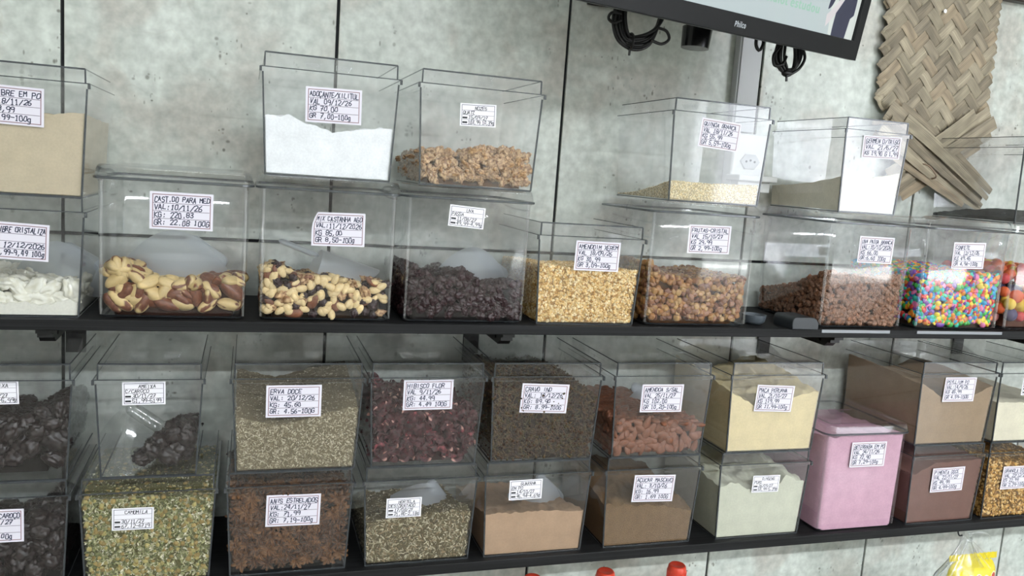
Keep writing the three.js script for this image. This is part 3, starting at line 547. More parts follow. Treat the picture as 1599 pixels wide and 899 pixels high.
// mixed nuts
const wrinkle = (s, amp, f) => (v) => { const n = 1 + amp * N3(v.x * f + s * 3.1, v.y * f, v.z * f + s) + amp * 0.6 * N3(v.x * f * 2.3, v.y * f * 2.3 + s, v.z * f * 2.3); v.multiplyScalar(n); };
const nutMat = vc(0.55), dryMat = vc(0.5), shinyDry = vc(0.4);
const walnuts = list(7, (i) => lump(rr(0.0075, 0.012), rr(0.0035, 0.0055), rr(0.0055, 0.0085), 4, wrinkle(i, 0.62, 1.5), (u, C) => c2(C, 0x7c5434, 0xd2b084, 0.45 + 1.3 * N3(u.x * 2.4 + i, u.y * 2.4, u.z * 2.4)), nutMat));
const peanuts = list(4, (i) => lump(0.0088, 0.0046, 0.0056, 4, (v) => { v.z *= 1 - 0.12 * v.x; }, (u, C) => { c2(C, 0xd0b27c, 0xe8d3a4, 0.5 + 0.7 * N3(u.x * 3 + i, u.y * 3, u.z * 3)); }, nutMat));
const raisins = list(5, (i) => lump(rr(0.0058, 0.0075), rr(0.0042, 0.0052), rr(0.005, 0.006), 4, wrinkle(i + 20, 0.42, 2.6), (u, C) => c2(C, 0x1c1012, 0x3c2426, 0.5 + N3(u.x * 4, u.y * 4 + i, u.z * 4)), shinyDry));
const almond = (s) => lump(0.0118, 0.0042, 0.0066, 4, (v) => { v.z *= 1 - 0.32 * v.x - 0.1 * v.x * v.x; v.y *= 1 - 0.2 * v.x; }, (u, C) => { c2(C, 0x5c3420, 0x8a563a, 0.5 + 0.6 * N3(u.x * 1.2 + s, u.y * 8, u.z * 8 + s)); }, dryMat);
const almonds = list(4, almond);
{
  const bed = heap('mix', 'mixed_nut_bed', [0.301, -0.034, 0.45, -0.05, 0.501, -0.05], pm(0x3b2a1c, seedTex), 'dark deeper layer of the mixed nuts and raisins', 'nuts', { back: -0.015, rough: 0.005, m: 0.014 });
  const Hf = heapHeight(bins.mix, [0.301, -0.018, 0.314, -0.012, 0.332, -0.018, 0.351, -0.03, 0.379, -0.028, 0.407, -0.024, 0.431, -0.03, 0.46, -0.04, 0.474, -0.03, 0.501, -0.036], -0.018, 0.004);
  const P2 = (n) => n + ' in the mixed nut bin';
  pieces({ b: bins.mix, Hf }, 0.0102, 290, [[5.2, peanuts, 'peanut', P2('cream peanut half'), 'peanut', P2('peanuts')], [1.6, raisins, 'raisin', P2('black raisin'), 'raisin', P2('raisins')], [1.2, walnuts, 'walnut_piece', P2('tan walnut piece'), 'walnut', P2('walnut pieces')], [0.7, almonds, 'almond', P2('brown almond'), 'almond', P2('almonds')]], { m: 0.0062, tilt: 0.55, s1: 1.2, fill: 260, bed });
}
{
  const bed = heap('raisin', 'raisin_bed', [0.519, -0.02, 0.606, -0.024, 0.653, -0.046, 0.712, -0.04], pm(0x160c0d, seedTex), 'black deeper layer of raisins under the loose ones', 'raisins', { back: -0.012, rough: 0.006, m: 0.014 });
  const Hf = heapHeight(bins.raisin, [0.519, -0.006, 0.528, -0.017, 0.543, -0.018, 0.564, -0.028, 0.584, -0.022, 0.606, -0.012, 0.625, -0.023, 0.653, -0.038, 0.679, -0.032, 0.712, -0.028], -0.012, 0.004);
  pieces({ b: bins.raisin, Hf }, 0.0108, 300, [[1, raisins, 'raisin', 'dark raisin in the raisin bin', 'raisin', 'raisins in the raisin bin']], { m: 0.0062, tilt: 1, s0: 1.05, s1: 1.5, fill: 350, bed });
}
{
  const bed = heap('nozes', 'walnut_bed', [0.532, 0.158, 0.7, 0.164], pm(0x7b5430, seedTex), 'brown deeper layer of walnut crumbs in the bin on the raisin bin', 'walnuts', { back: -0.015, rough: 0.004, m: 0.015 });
  const Hf = heapHeight(bins.nozes, [0.532, 0.174, 0.562, 0.172, 0.592, 0.171, 0.622, 0.179, 0.648, 0.184, 0.674, 0.182, 0.701, 0.178], -0.014, 0.003);
  pieces({ b: bins.nozes, Hf }, 0.0108, 300, [[1, walnuts, 'walnut_piece', 'walnut piece in the walnut bin', 'walnut', 'walnut pieces in the walnut bin']], { m: 0.0068, tilt: 1.2, s0: 0.7, s1: 1.1, fill: 350, bed });
}
{
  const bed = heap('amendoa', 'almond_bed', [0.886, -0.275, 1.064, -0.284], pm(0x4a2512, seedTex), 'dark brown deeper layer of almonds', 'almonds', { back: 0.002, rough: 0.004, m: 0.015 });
  const Hf = heapHeight(bins.amendoa, [0.886, -0.266, 0.941, -0.264, 0.991, -0.267, 1.064, -0.272], 0.006, 0.003);
  pieces({ b: bins.amendoa, Hf }, 0.0112, 260, [[1, almonds, 'almond', 'whole almond in the almond bin', 'almond', 'almonds in the almond bin']], { m: 0.0066, tilt: 0.55, s1: 1.25, fill: 260, bed });
}
// prunes
const prunes = list(5, (i) => lump(rr(0.014, 0.0185), rr(0.009, 0.0115), rr(0.012, 0.015), 6, wrinkle(i + 40, 0.3, 2.6), (u, C) => c2(C, 0x120c0c, 0x261716, 0.5 + N3(u.x * 3, u.y * 3 + i, u.z * 3)), vc(0.36)));
const prune = (key, prof, label, grp, back, bed, d = 0.0185) => {
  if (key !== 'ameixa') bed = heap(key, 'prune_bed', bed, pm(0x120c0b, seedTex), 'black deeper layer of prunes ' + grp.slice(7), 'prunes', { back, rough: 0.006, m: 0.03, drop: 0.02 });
  pieces({ b: bins[key], Hf: heapHeight(bins[key], prof, back, 0.006) }, d, 90, [[1, prunes, 'prune', label, 'prune', grp]], { m: 0.0165, tilt: 0.8, keep: key === 'ameixa' ? (p) => p[0] > 0.118 && p[1] < heapHeight(bins.ameixa, prof, back, 0)((p[0] - 0.082) / 0.147, 1) : null, fill: key === 'ameixa' ? 0 : 80, fillM: 0.026, bed });
};
prune('plumTop', [-0.034, -0.243, -0.007, -0.256, 0.017, -0.238, 0.051, -0.228], 'prune in the left edge upper bin', 'prunes in the left edge bin, upper tier', -0.02, [-0.14, -0.26, 0.05, -0.252]);
prune('plumLow', [-0.036, -0.419, -0.007, -0.413, 0.024, -0.388, 0.05, -0.394], 'prune in the bottom left bin', 'prunes in the bottom left corner bin', -0.02, [-0.14, -0.43, 0, -0.425, 0.05, -0.412]);
prune('ameixa', [0.086, -0.33, 0.118, -0.322, 0.14, -0.297, 0.157, -0.286, 0.187, -0.266, 0.204, -0.252, 0.22, -0.255], 'prune in the narrow bin', 'prunes in the narrow bin', -0.045, [0.08, -0.36, 0.13, -0.34, 0.19, -0.285, 0.22, -0.275], 0.0165);
// hibiscus: curled calyx pieces
{
  const petal = (i) => {
    const g = new THREE.PlaneGeometry(1, 1, 8, 5), p = g.attributes.position, col = [], C = new THREE.Color(), L = rr(0.013, 0.02), W = rr(0.007, 0.011), curl = rr(1.4, 3.2), tw = rr(-0.9, 0.9);
    for (let k = 0; k < p.count; k++) { const u = p.getX(k) + 0.5, v = p.getY(k), w = W * (0.35 + 1.1 * Math.sin(Math.PI * Math.min(1, u * 0.85 + 0.1))), a = (u - 0.5) * curl, R = L / curl, lift = 0.35 * w * v * v * 4; const x = R * Math.sin(a), y = R * (1 - Math.cos(a)) - lift * 0.6 + 0.002 * N3(u * 5 + i, v * 5, 3), z = v * w; p.setXYZ(k, x, y * Math.cos(tw * v) - R * 0.2, z); c2(C, 0x280c11, i % 7 === 4 ? 0xa84a54 : 0x541a22, 0.45 + N3(u * 3, v * 3, i)); if (i % 5 === 3 && u > 0.82) C.set(0xc49488); col.push(C.r, C.g, C.b); }
    g.setAttribute('color', new THREE.Float32BufferAttribute(col, 3)); g.computeVertexNormals(); return new THREE.Mesh(g, hibMat);
  };
  const hibMat = vc(0.6, { side: THREE.DoubleSide });
  const protos = list(10, petal);
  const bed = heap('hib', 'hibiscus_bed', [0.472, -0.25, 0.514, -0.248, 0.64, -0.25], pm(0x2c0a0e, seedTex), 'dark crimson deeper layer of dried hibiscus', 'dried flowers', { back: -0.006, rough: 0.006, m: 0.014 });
  const Hf = heapHeight(bins.hib, [0.472, -0.235, 0.483, -0.224, 0.498, -0.223, 0.514, -0.235, 0.556, -0.241, 0.597, -0.237, 0.64, -0.24], -0.004, 0.004);
  pieces({ b: bins.hib, Hf }, 0.0078, 300, [[1, protos, 'hibiscus_petal', 'curled crimson hibiscus petal', 'dried flower', 'dried hibiscus in the crimson bin']], { m: 0.006, tilt: 1.1, s0: 0.8, s1: 1.25, fill: 500, bed });
}
// star anise
{
  const mat = vc(0.6), star = (s) => {
    const arms = []; const n = 8;
    for (let k = 0; k < n; k++) {
      const L = rr(0.0095, 0.014), g = new THREE.SphereGeometry(1, 8, 6), p = g.attributes.position, col = [], C = new THREE.Color();
      for (let i = 0; i < p.count; i++) { const x = p.getX(i), y = p.getY(i), z = p.getZ(i), t = (x + 1) / 2; p.setXYZ(i, t * L, y * 0.0029 * (0.4 + Math.sin(t * 2.6)) - (Math.abs(z) < 0.3 && y > 0 ? 0.002 : 0) + t * t * 0.002, z * 0.0023 * (0.35 + Math.sin(t * 2.9))); c2(C, [0x2b1b11, 0x3a2416, 0x24160e, 0x4a2e18, 0x2f1e14][s], [0x523620, 0x684628, 0x422a1a, 0x74502c, 0x4e341f][s], 0.42 + N3(x * 2 + s, y * 3, z * 3 + k)); if (Math.abs(z) < 0.3 && y > 0.2) C.lerp(new THREE.Color(0x9a6434), 0.35); col.push(C.r, C.g, C.b); }
      g.setAttribute('color', new THREE.Float32BufferAttribute(col, 3)); g.computeVertexNormals(); arms.push(g.rotateY(k / n * Math.PI * 2 + rr(-0.12, 0.12)));
    }
    return new THREE.Mesh(mergeGeometries(arms), mat);
  };
  const protos = list(5, star);
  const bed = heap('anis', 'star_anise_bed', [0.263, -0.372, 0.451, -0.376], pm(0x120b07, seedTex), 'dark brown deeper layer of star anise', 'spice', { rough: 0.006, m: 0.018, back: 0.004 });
  pieces({ b: bins.anis, Hf: heapHeight(bins.anis, [0.263, -0.362, 0.325, -0.366, 0.382, -0.364, 0.451, -0.37], 0.003, 0.004) }, 0.0155, 240, [[1, protos, 'star_anise', 'brown star anise pod', 'star anise', 'star anise in their bin']], { m: 0.009, tilt: 0.3, s0: 1.0, s1: 1.35, fill: 150, bed });
}
// candied ginger chunks on sugar
{
  heap('ginger', 'sugar_layer', [-0.12, -0.07, 0.02, -0.076, 0.07, -0.072], pm(0xe6e4d8), 'off-white sugar under the candied ginger chunks', 'sugar', { rough: 0.006, back: -0.006 });
  const protos = list(6, (i) => lump(rr(0.012, 0.018), rr(0.006, 0.009), rr(0.009, 0.013), 4, wrinkle(i + 60, 0.45, 1.5), (u, C) => c2(C, 0xcfcbb6, 0xf2f1e8, 0.5 + 0.9 * N3(u.x * 2, u.y * 2 + i, u.z * 2)), vc(0.8)));
  pieces({ b: bins.ginger, Hf: heapHeight(bins.ginger, [-0.12, -0.045, -0.032, -0.047, -0.02, -0.042, -0.001, -0.052, 0.026, -0.046, 0.05, -0.056, 0.067, -0.056], -0.006, 0.003) }, 0.0155, 110, [[1, protos, 'ginger_chunk', 'white sugared ginger chunk', 'candied ginger', 'candied ginger chunks']], { m: 0.0125, tilt: 0.9 });
}
// candied fruit cubes, golden raisins
{
  const cube = (i) => lump(0.006, 0.005, 0.0056, 4, (v) => { const q = Math.max(Math.abs(v.x), Math.abs(v.y), Math.abs(v.z)); v.multiplyScalar(lerp(1, 0.82 / q, 0.55) * (1 + 0.12 * N3(v.x * 2 + i, v.y * 2, v.z * 2))); }, (u, C) => C.set([0x9c6c3c, 0xa67c48, 0x7e5432, 0x906346, 0xae8a58, 0x704630][i]).multiplyScalar(1 + 0.25 * N3(u.x * 3, u.y * 3, u.z * 3 + i)), vc(0.32));
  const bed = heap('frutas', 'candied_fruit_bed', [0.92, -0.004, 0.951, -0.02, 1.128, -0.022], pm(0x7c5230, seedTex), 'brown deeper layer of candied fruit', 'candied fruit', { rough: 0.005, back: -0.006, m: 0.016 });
  pieces({ b: bins.frutas, Hf: heapHeight(bins.frutas, [0.92, 0.014, 0.932, 0.007, 0.951, -0.005, 1.014, -0.013, 1.064, -0.011, 1.128, -0.007], -0.006, 0.003) }, 0.0086, 300, [[1, list(6, cube), 'candied_fruit_cube', 'amber cube of candied fruit', 'candied fruit', 'candied fruit cubes']], { m: 0.0068, tilt: 0.9, fill: 1100, bed });
  const gold = list(5, (i) => lump(rr(0.0052, 0.0068), rr(0.0038, 0.0048), rr(0.0045, 0.0055), 4, wrinkle(i + 80, 0.4, 2.6), (u, C) => c2(C, 0x6e4a38, 0xa07a60, 0.5 + N3(u.x * 3, u.y * 3 + i, u.z * 3)), vc(0.4)));
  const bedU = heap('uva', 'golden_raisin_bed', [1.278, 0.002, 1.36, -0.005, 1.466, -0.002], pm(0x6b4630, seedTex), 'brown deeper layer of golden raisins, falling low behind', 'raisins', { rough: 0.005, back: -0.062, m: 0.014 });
  const Hf = heapHeight(bins.uva, [1.278, 0.012, 1.36, 0.005, 1.466, 0.007], -0.06, 0.003);
  grains({ ...bedU, Hf }, 1500, gold[0].geometry, vc(0.4), [0xffffff, 0xeedfd0, 0xffe8d0], { m: 0.0062, s0: 0.8, s1: 1.1, tilt: 1, name: 'small_raisins' });
  pieces({ b: bins.uva, Hf }, 0.0094, 300, [[1, gold, 'golden_raisin', 'light brown golden raisin', 'raisin', 'golden raisins']], { m: 0.0054, tilt: 1 });
}
// sugar candies
{
  const colors = [0xd23a30, 0xe58a2a, 0xf0d23c, 0x3fae4a, 0x2f9fd0, 0x7a4aa8, 0xe078a8, 0x35c0a8];
  const lens = (i) => { const m = std(colors[i], 0.22, { clearcoat: 0.5, clearcoatRoughness: 0.2 }); return lump(0.0062, 0.0034, 0.0062, 3, null, null, m); };
  const bed = heap('conf', 'sugar_candy_bed', [1.484, 0.004, 1.6, 0.008, 1.71, 0.006], pm(0x6a5a50, seedTex), 'deeper layer of rainbow sugar candies', 'candy', { rough: 0.004, m: 0.013 });
  const Hf = heapHeight(bins.conf, [1.484, 0.015, 1.508, 0.01, 1.6, 0.018, 1.71, 0.015], 0.002, 0.003);
  pieces({ b: bins.conf, Hf }, 0.0098, 300, colors.map((c, i) => [1, [lens(i)], 'sugar_candy', 'small glossy ' + ['red', 'orange', 'yellow', 'green', 'blue', 'violet', 'pink', 'turquoise'][i] + ' sugar candy', 'candy', ['red', 'orange', 'yellow', 'green', 'blue', 'violet', 'pink', 'turquoise'][i] + ' sugar candies']), { m: 0.0055, tilt: 0.8, tries: 14000, fill: 1500, bed });
  const gums = [0xd9602f, 0xe0bc3e, 0xc8484c, 0x4c4468, 0x5f86b0, 0xd98a86, 0xe28a4a];
  const names = ['orange', 'yellow', 'red', 'dark violet', 'blue', 'pink', 'peach'];
  const gbed = heap('gum', 'gum_ball_bed', [1.73, -0.02, 1.93, -0.01], pm(0x7a4a3a, seedTex), 'deeper layer of gum balls at the right edge', 'gum balls', { m: 0.03 });
  pieces({ b: bins.gum, Hf: heapHeight(bins.gum, [1.733, 0.012, 1.759, 0.03, 1.93, 0.025], 0, 0.004) }, 0.0205, 160, gums.map((c, i) => [[3, 3, 2, 0.8, 0.5, 1.5, 2.5][i], [lump(0.0118, 0.0115, 0.0118, 5, wrinkle(i, 0.04, 3), null, std(c, 0.6))], 'gum_ball', 'large ' + names[i] + ' gum ball', 'gum ball', names[i] + ' gum balls']), { m: 0.0145, tilt: 1, fill: 160, fillM: 0.026, bed: gbed });
}
// ---------- scoops ----------
function scoop(x, y, z, turn, label, { R = 0.036, L = 0.085, roll = 0, pitch = 0, sc = 1, mat = M.milky } = {}) {
  const g = group('scoop', x, y, z); tag(g, label, 'scoop'); g.rotation.set(pitch, turn, roll); g.scale.setScalar(sc);
  const n = 18, k = 8, p = [], idx = [], uv = [];
  for (let j = 0; j <= k; j++) for (let i = 0; i <= n; i++) { const a = Math.PI * (i / n), s = Math.sin(a), t = j / k, len = L * (0.62 + 0.38 * s); p.push(-L / 2 + t * len, R * s * (0.9 + 0.1 * t), R * Math.cos(a) * (0.86 + 0.14 * t)); uv.push(i / n, t); }
  for (let j = 0; j < k; j++) for (let i = 0; i < n; i++) { const a = j * (n + 1) + i; idx.push(a, a + 1, a + n + 2, a, a + n + 2, a + n + 1); }
  const b = new THREE.BufferGeometry(); b.setAttribute('position', new THREE.Float32BufferAttribute(p, 3)); b.setAttribute('uv', new THREE.Float32BufferAttribute(uv, 2)); b.setIndex(idx); b.computeVertexNormals();
  const back = new THREE.CircleGeometry(R * 0.87, 18, 0, Math.PI).rotateY(-Math.PI / 2).translate(-L / 2, 0, 0);
  mesh('bowl', join([b, back]), mat, g);
  mesh('handle', new THREE.CapsuleGeometry(0.0085, 0.05, 4, 10).rotateZ(Math.PI / 2).scale(1, 0.55, 1).translate(-L / 2 - 0.034, R * 0.62, 0), mat, g);
  return g;
}
// the same scoops seen from behind: a curved, pointed blade standing nose up, handle to one side
function blade(x, y, z, w, h, turn, roll, label, mat = M.milky) {
  const g = group('scoop', x, y, z); tag(g, label, 'scoop'); g.rotation.set(-0.25, turn, roll);
  const n = 26, k = 10, p = [], uv = [], idx = [];
  for (let j = 0; j <= k; j++) for (let i = 0; i <= n; i++) { const u = i / n * 2 - 1, top = h * Math.pow(Math.cos(u * 1.42), 0.85) + 0.0005, t = j / k; p.push(u * w / 2, lerp(-0.03, top, t), 0.03 * (1 - u * u) - 0.012 * t * t); uv.push(i / n, t); }
  for (let j = 0; j < k; j++) for (let i = 0; i < n; i++) { const a = j * (n + 1) + i; idx.push(a, a + 1, a + n + 2, a, a + n + 2, a + n + 1); }
  const b = new THREE.BufferGeometry(); b.setAttribute('position', new THREE.Float32BufferAttribute(p, 3)); b.setAttribute('uv', new THREE.Float32BufferAttribute(uv, 2)); b.setIndex(idx); b.computeVertexNormals();
  mesh('bowl', b, mat, g);
  mesh('handle', new THREE.CapsuleGeometry(0.011, 0.05, 6, 14).scale(1, 1, 0.5).rotateZ(0.95).translate(w * 0.3, h * 0.62, -0.02), mat, g);
  return g;
}
blade(0.176, -0.046, 0.12, 0.155, 0.066, 0, 0, 'milky plastic scoop standing nose up in the brazil nuts');
scoop(0.43, -0.05, 0.13, 0.1, 'milky plastic scoop half buried in the mixed nuts', { R: 0.043, L: 0.1, roll: -0.36 });
blade(0.652, -0.05, 0.12, 0.14, 0.064, 0, 0, 'milky plastic scoop standing nose up in the raisins');
blade(0.012, -0.062, 0.1, 0.12, 0.056, 0.1, 0.1, 'milky plastic scoop among the white ginger chunks');
blade(0.585, -0.448, 0.13, 0.115, 0.048, 0.1, -0.3, 'milky plastic scoop stuck in the mint flakes');
blade(0.8, -0.446, 0.13, 0.11, 0.042, 0.1, -0.15, 'milky plastic scoop stuck in the guarana powder');
blade(0.118, -0.305, 0.14, 0.085, 0.055, 0.2, 0, 'round clear scoop standing left of the prunes in the narrow bin', M.film);
blade(0.37, -0.258, 0.17, 0.1, 0.03, 0.15, 0, 'milky grey scoop lying on the fennel seed');
blade(1.01, -0.285, 0.1, 0.07, 0.045, 0, 0, 'milky plastic scoop in the almonds behind their label');
blade(0.885, -0.012, 0.1, 0.05, 0.02, 0.1, 0, 'milky plastic scoop in the chopped peanuts');
// ---------- television with its cables ----------
{
  const u = V(0.96559, 0, -0.26006), v = V(0.04334, 0.98602, 0.16092).normalize(), n = u.clone().cross(v).normalize(); v.copy(n.clone().cross(u));
  const C = V(1.289, 0.3852, 0.239), W = 0.606, Ht = 0.356;
  const g = group('television'); tag(g, 'black flat television tilted forward on the wall above the quinoa bin, its screen lit', 'television');
  const at = C.clone().addScaledVector(u, -W / 2).addScaledVector(v, Ht / 2);
  g.matrix.makeBasis(u, v, n); g.quaternion.setFromRotationMatrix(g.matrix); g.position.copy(at);
  const frame = new THREE.Shape(); frame.moveTo(-W / 2, -Ht / 2); frame.lineTo(W / 2, -Ht / 2); frame.lineTo(W / 2, Ht / 2); frame.lineTo(-W / 2, Ht / 2); frame.closePath();
  const hole = new THREE.Path(), l = 0.0165, bt = 0.029; hole.moveTo(-W / 2 + l, -Ht / 2 + bt); hole.lineTo(-W / 2 + l, Ht / 2 - l); hole.lineTo(W / 2 - l, Ht / 2 - l); hole.lineTo(W / 2 - l, -Ht / 2 + bt); hole.closePath(); frame.holes.push(hole);
  const plastic = std(0x0b0c0f, 0.4, { specularIntensity: 0.5 });
  mesh('bezel', new THREE.ExtrudeGeometry(frame, { depth: 0.012, bevelThickness: 0.0015, bevelSize: 0.0012, bevelSegments: 2 }).translate(0, 0, -0.0135), plastic, g);
  mesh('back_shell', join([box(W - 0.004, Ht - 0.004, 0.02, 0, 0, -0.026, 0.004), box(W * 0.7, Ht * 0.62, 0.03, 0, -0.03, -0.048, 0.01)]), std(0x0d0d0f, 0.5), g);
  const cv = document.createElement('canvas'); cv.width = 1024; cv.height = 576; const x = cv.getContext('2d');
  const gr = x.createLinearGradient(0, 0, 1024, 0); gr.addColorStop(0, '#c3d3d6'); gr.addColorStop(1, '#ccdadb'); x.fillStyle = gr; x.fillRect(0, 0, 1024, 576);
  x.fillStyle = '#e6efe9'; x.beginPath(); x.moveTo(815, 0); x.lineTo(1024, 0); x.lineTo(1024, 576); x.lineTo(905, 576); x.closePath(); x.fill();
  x.font = 'bold 34px sans-serif'; x.fillStyle = '#a9d8c2'; x.fillText('nal, 138 presidiot estudou', 420, 520); x.fillText('de 2024 a 2026', 420, 470);
  // the interpreter in the corner: printed on the screen, dark suit, one arm raised across
  x.fillStyle = '#262a4a'; x.beginPath(); x.moveTo(920, 576); x.bezierCurveTo(915, 520, 925, 480, 918, 440); x.bezierCurveTo(900, 455, 905, 490, 880, 500); x.bezierCurveTo(880, 440, 905, 400, 940, 392); x.lineTo(972, 392); x.bezierCurveTo(1000, 402, 1006, 440, 1004, 500); x.lineTo(990, 512); x.lineTo(984, 576); x.closePath(); x.fill();
  x.fillStyle = '#e9e4e6'; x.beginPath(); x.moveTo(880, 516); x.lineTo(884, 552); x.bezierCurveTo(915, 520, 940, 470, 958, 440); x.lineTo(966, 402); x.lineTo(950, 398); x.bezierCurveTo(948, 430, 920, 480, 880, 516); x.fill();
  x.fillStyle = '#c99a86'; x.beginPath(); x.ellipse(955, 352, 26, 36, 0, 0, 7); x.fill(); x.beginPath(); x.ellipse(962, 424, 12, 20, 0.3, 0, 7); x.fill();
  x.fillStyle = '#241d1c'; x.beginPath(); x.ellipse(955, 330, 28, 22, 0, Math.PI, 7); x.fill();
  const st = new THREE.CanvasTexture(cv); st.colorSpace = THREE.SRGBColorSpace;
  const sw = W - 2 * l, sh = Ht - l - bt;
  mesh('screen', new THREE.PlaneGeometry(sw, sh).translate(0, (bt - l) / 2, -0.006), new THREE.MeshPhysicalMaterial({ color: 0x101010, roughness: 0.25, emissive: 0xffffff, emissiveMap: st, emissiveIntensity: SCREEN }), g);
  const lt = new THREE.RectAreaLight(0xd8e6ea, SCREEN * 0.6, sw, sh); lt.position.set(0, (bt - l) / 2, -0.003); lt.rotation.y = Math.PI; lt.castShadow = true; g.add(lt);
  const lc = document.createElement('canvas'); lc.width = 256; lc.height = 64; const q = lc.getContext('2d'); q.clearRect(0, 0, 256, 64); q.fillStyle = '#aeb4ba'; q.font = 'bold 52px sans-serif'; q.textAlign = 'center'; q.setTransform(0.86, 0, -0.05, 1, 18, 0); q.fillText('Philco', 128, 48);
  const lm = new THREE.CanvasTexture(lc); lm.colorSpace = THREE.SRGBColorSpace;
  mesh('logo', new THREE.PlaneGeometry(0.05, 0.0145).translate(0.004, -Ht / 2 + 0.0135, 0.0021), new THREE.MeshPhysicalMaterial({ map: lm, roughness: 0.4, alphaTest: 0.45 }), g);
  // wall mount
  const wm = group('wall_mount', 0.93, 0.545, 0); tag(wm, 'black steel wall mount behind the television', 'wall mount');
  mesh('wall_plate', box(0.12, 0.16, 0.006, 0, 0, 0.004, 0.002), M.iron, wm);
  mesh('arm', bar([0, 0, 0.006], [0.03, 0.03, 0.24], 0.03), M.iron, wm);
  const pk = group('round_cap', 0.994, 0.3935, 0.2); tag(pk, 'round black cap under the television edge, left of the white conduit', 'cap'); pk.rotation.z = -0.06;
  mesh('cap', new THREE.CylinderGeometry(0.0255, 0.0235, 0.034, 32), std(0x0a0a0c, 0.18), pk);
  mesh('stem', new THREE.CylinderGeometry(0.006, 0.006, 0.09, 12).translate(0, 0.055, -0.006), M.iron, pk);
}
const rubber = std(0x0a0a0b, 0.42);
{
  const a = group('cable_bundle', 0.89, 0.395, 0.19); tag(a, 'black cable folded and tied in a thick curl under the left of the television', 'cable');
  const T = [];
  for (let k = 0; k < 7; k++) { const o = (k - 3) * 0.0034, d = 0.003 * Math.sin(k * 2.3); T.push(tube([[-0.032 + o * 0.6, 0.045, d], [-0.036 + o, 0.015, d], [-0.026 + o * 0.8, -0.014 + o * 0.5, d], [-0.004, -0.021 + o, -d], [0.022, -0.011 + o, d], [0.036 + o * 0.3, 0.012 + o * 0.6, d], [0.046 + o * 0.3, 0.05, d]], 0.0031, 36, 7)); }
  T.push(tube([[-0.034, 0.022, 0.004], [-0.052, 0.021, 0.004], [-0.056, 0.012, 0.004], [-0.046, 0.006, 0.005], [-0.034, 0.012, 0.006]], 0.0026, 26, 7), tube([[0.034, 0.008, 0.004], [0.05, 0.004, 0.005], [0.056, -0.008, 0.005], [0.045, -0.017, 0.004], [0.022, -0.014, 0.006]], 0.0026, 26, 7));
  mesh('cord', join(T), rubber, a);
  mesh('tie', join([new THREE.TorusGeometry(0.0125, 0.0022, 8, 20).rotateY(Math.PI / 2).translate(-0.012, -0.019, 0), bar([-0.012, -0.03, 0.002], [-0.013, -0.042, 0.002], 0.003)]), rubber, a);
  const b = group('cable_bundle', 1.185, 0.38, 0.19); tag(b, 'black cable coiled in loose loops under the right of the television', 'cable');
  const Q = [];
  for (let k = 0; k < 7; k++) { const w = 0.011 + 0.0036 * k, d = 0.004 * Math.cos(k * 2.1); Q.push(tube([[-0.024 + k * 0.0022, 0.03, d], [-0.028 + k * 0.003, 0.0, d], [-0.012 + 0.0015 * k, -0.02 + 0.001 * k, d], [0.002, -0.026 + 0.0016 * k, -d], [0.014, -0.014, d], [0.008 + w * 0.5, 0.008, d], [0.002 + w * 0.55, 0.034, d]], 0.0027, 36, 7)); }
  Q.push(tube([[-0.022, 0.02, 0.006], [-0.034, 0.002, 0.006], [-0.03, -0.014, 0.007], [-0.015, -0.01, 0.008], [-0.008, 0.004, 0.007]], 0.0027, 26, 7), tube([[0.02, 0.03, 0.004], [0.032, 0.006, 0.004], [0.022, -0.014, 0.005], [0.004, -0.026, 0.006], [-0.004, -0.03, 0.006]], 0.0027, 26, 7));
  mesh('cord', join(Q), rubber, b);
  mesh('tie', join([new THREE.SphereGeometry(0.008, 12, 10).scale(1.3, 0.8, 1).translate(0.0, -0.024, 0.002), bar([0, -0.028, 0.002], [0.001, -0.038, 0.002], 0.003)]), rubber, b);
  const c = group('cable_end', 1.128, 0.398, 0.185); tag(c, 'small black plug loop between the conduit and the coiled cable', 'cable');
  mesh('cord', tube([[-0.006, 0.03, 0], [-0.007, 0.0, 0], [0, -0.008, 0], [0.006, 0.0, 0], [0.006, 0.03, 0]], 0.003, 24, 8), rubber, c);
}
// conduit and socket behind the quinoa bin
{
  const g = group('conduit', 1.219, 0.5, 0); tag(g, 'white plastic cable conduit running up the wall from the socket to the television', 'conduit');
  mesh('channel', box(0.052, 0.478, 0.018, 0, 0, 0.0095, 0.002), M.greyPlastic, g);
  mesh('cover', box(0.044, 0.478, 0.004, 0, 0, 0.0195, 0.001), M.greyPlastic, g);
  const s = group('socket', 1.232, 0.2, 0); tag(s, 'white surface wall socket with a plug adapter seen through the quinoa bin', 'socket');
  mesh('box', box(0.08, 0.115, 0.034, 0, 0, 0.0175, 0.006), M.white, s);
  const hex = new THREE.Shape(); for (let k = 0; k < 6; k++) { const a = k * Math.PI / 3, X = 0.0215 * Math.cos(a), Y = 0.016 * Math.sin(a); k ? hex.lineTo(X, Y) : hex.moveTo(X, Y); } hex.closePath();
  const ring = mesh('outlet', new THREE.ExtrudeGeometry(hex, { depth: 0.002, bevelEnabled: true, bevelSize: 0.001, bevelThickness: 0.001 }).translate(0, 0.003, 0.035), M.greyPlastic, s);
  for (const [X, Y] of [[-0.0095, 0.003], [0, 0.0055], [0.0095, 0.003]]) mesh('hole', new THREE.CylinderGeometry(0.0022, 0.0022, 0.002, 12).rotateX(Math.PI / 2).translate(X, Y, 0.0381), std(0x3a3c40, 0.8), ring);
  mesh('adapter', join([box(0.088, 0.012, 0.05, 0.002, -0.03, 0.045, 0.003), box(0.074, 0.022, 0.04, 0, -0.046, 0.04, 0.003)]), M.white, s);
}
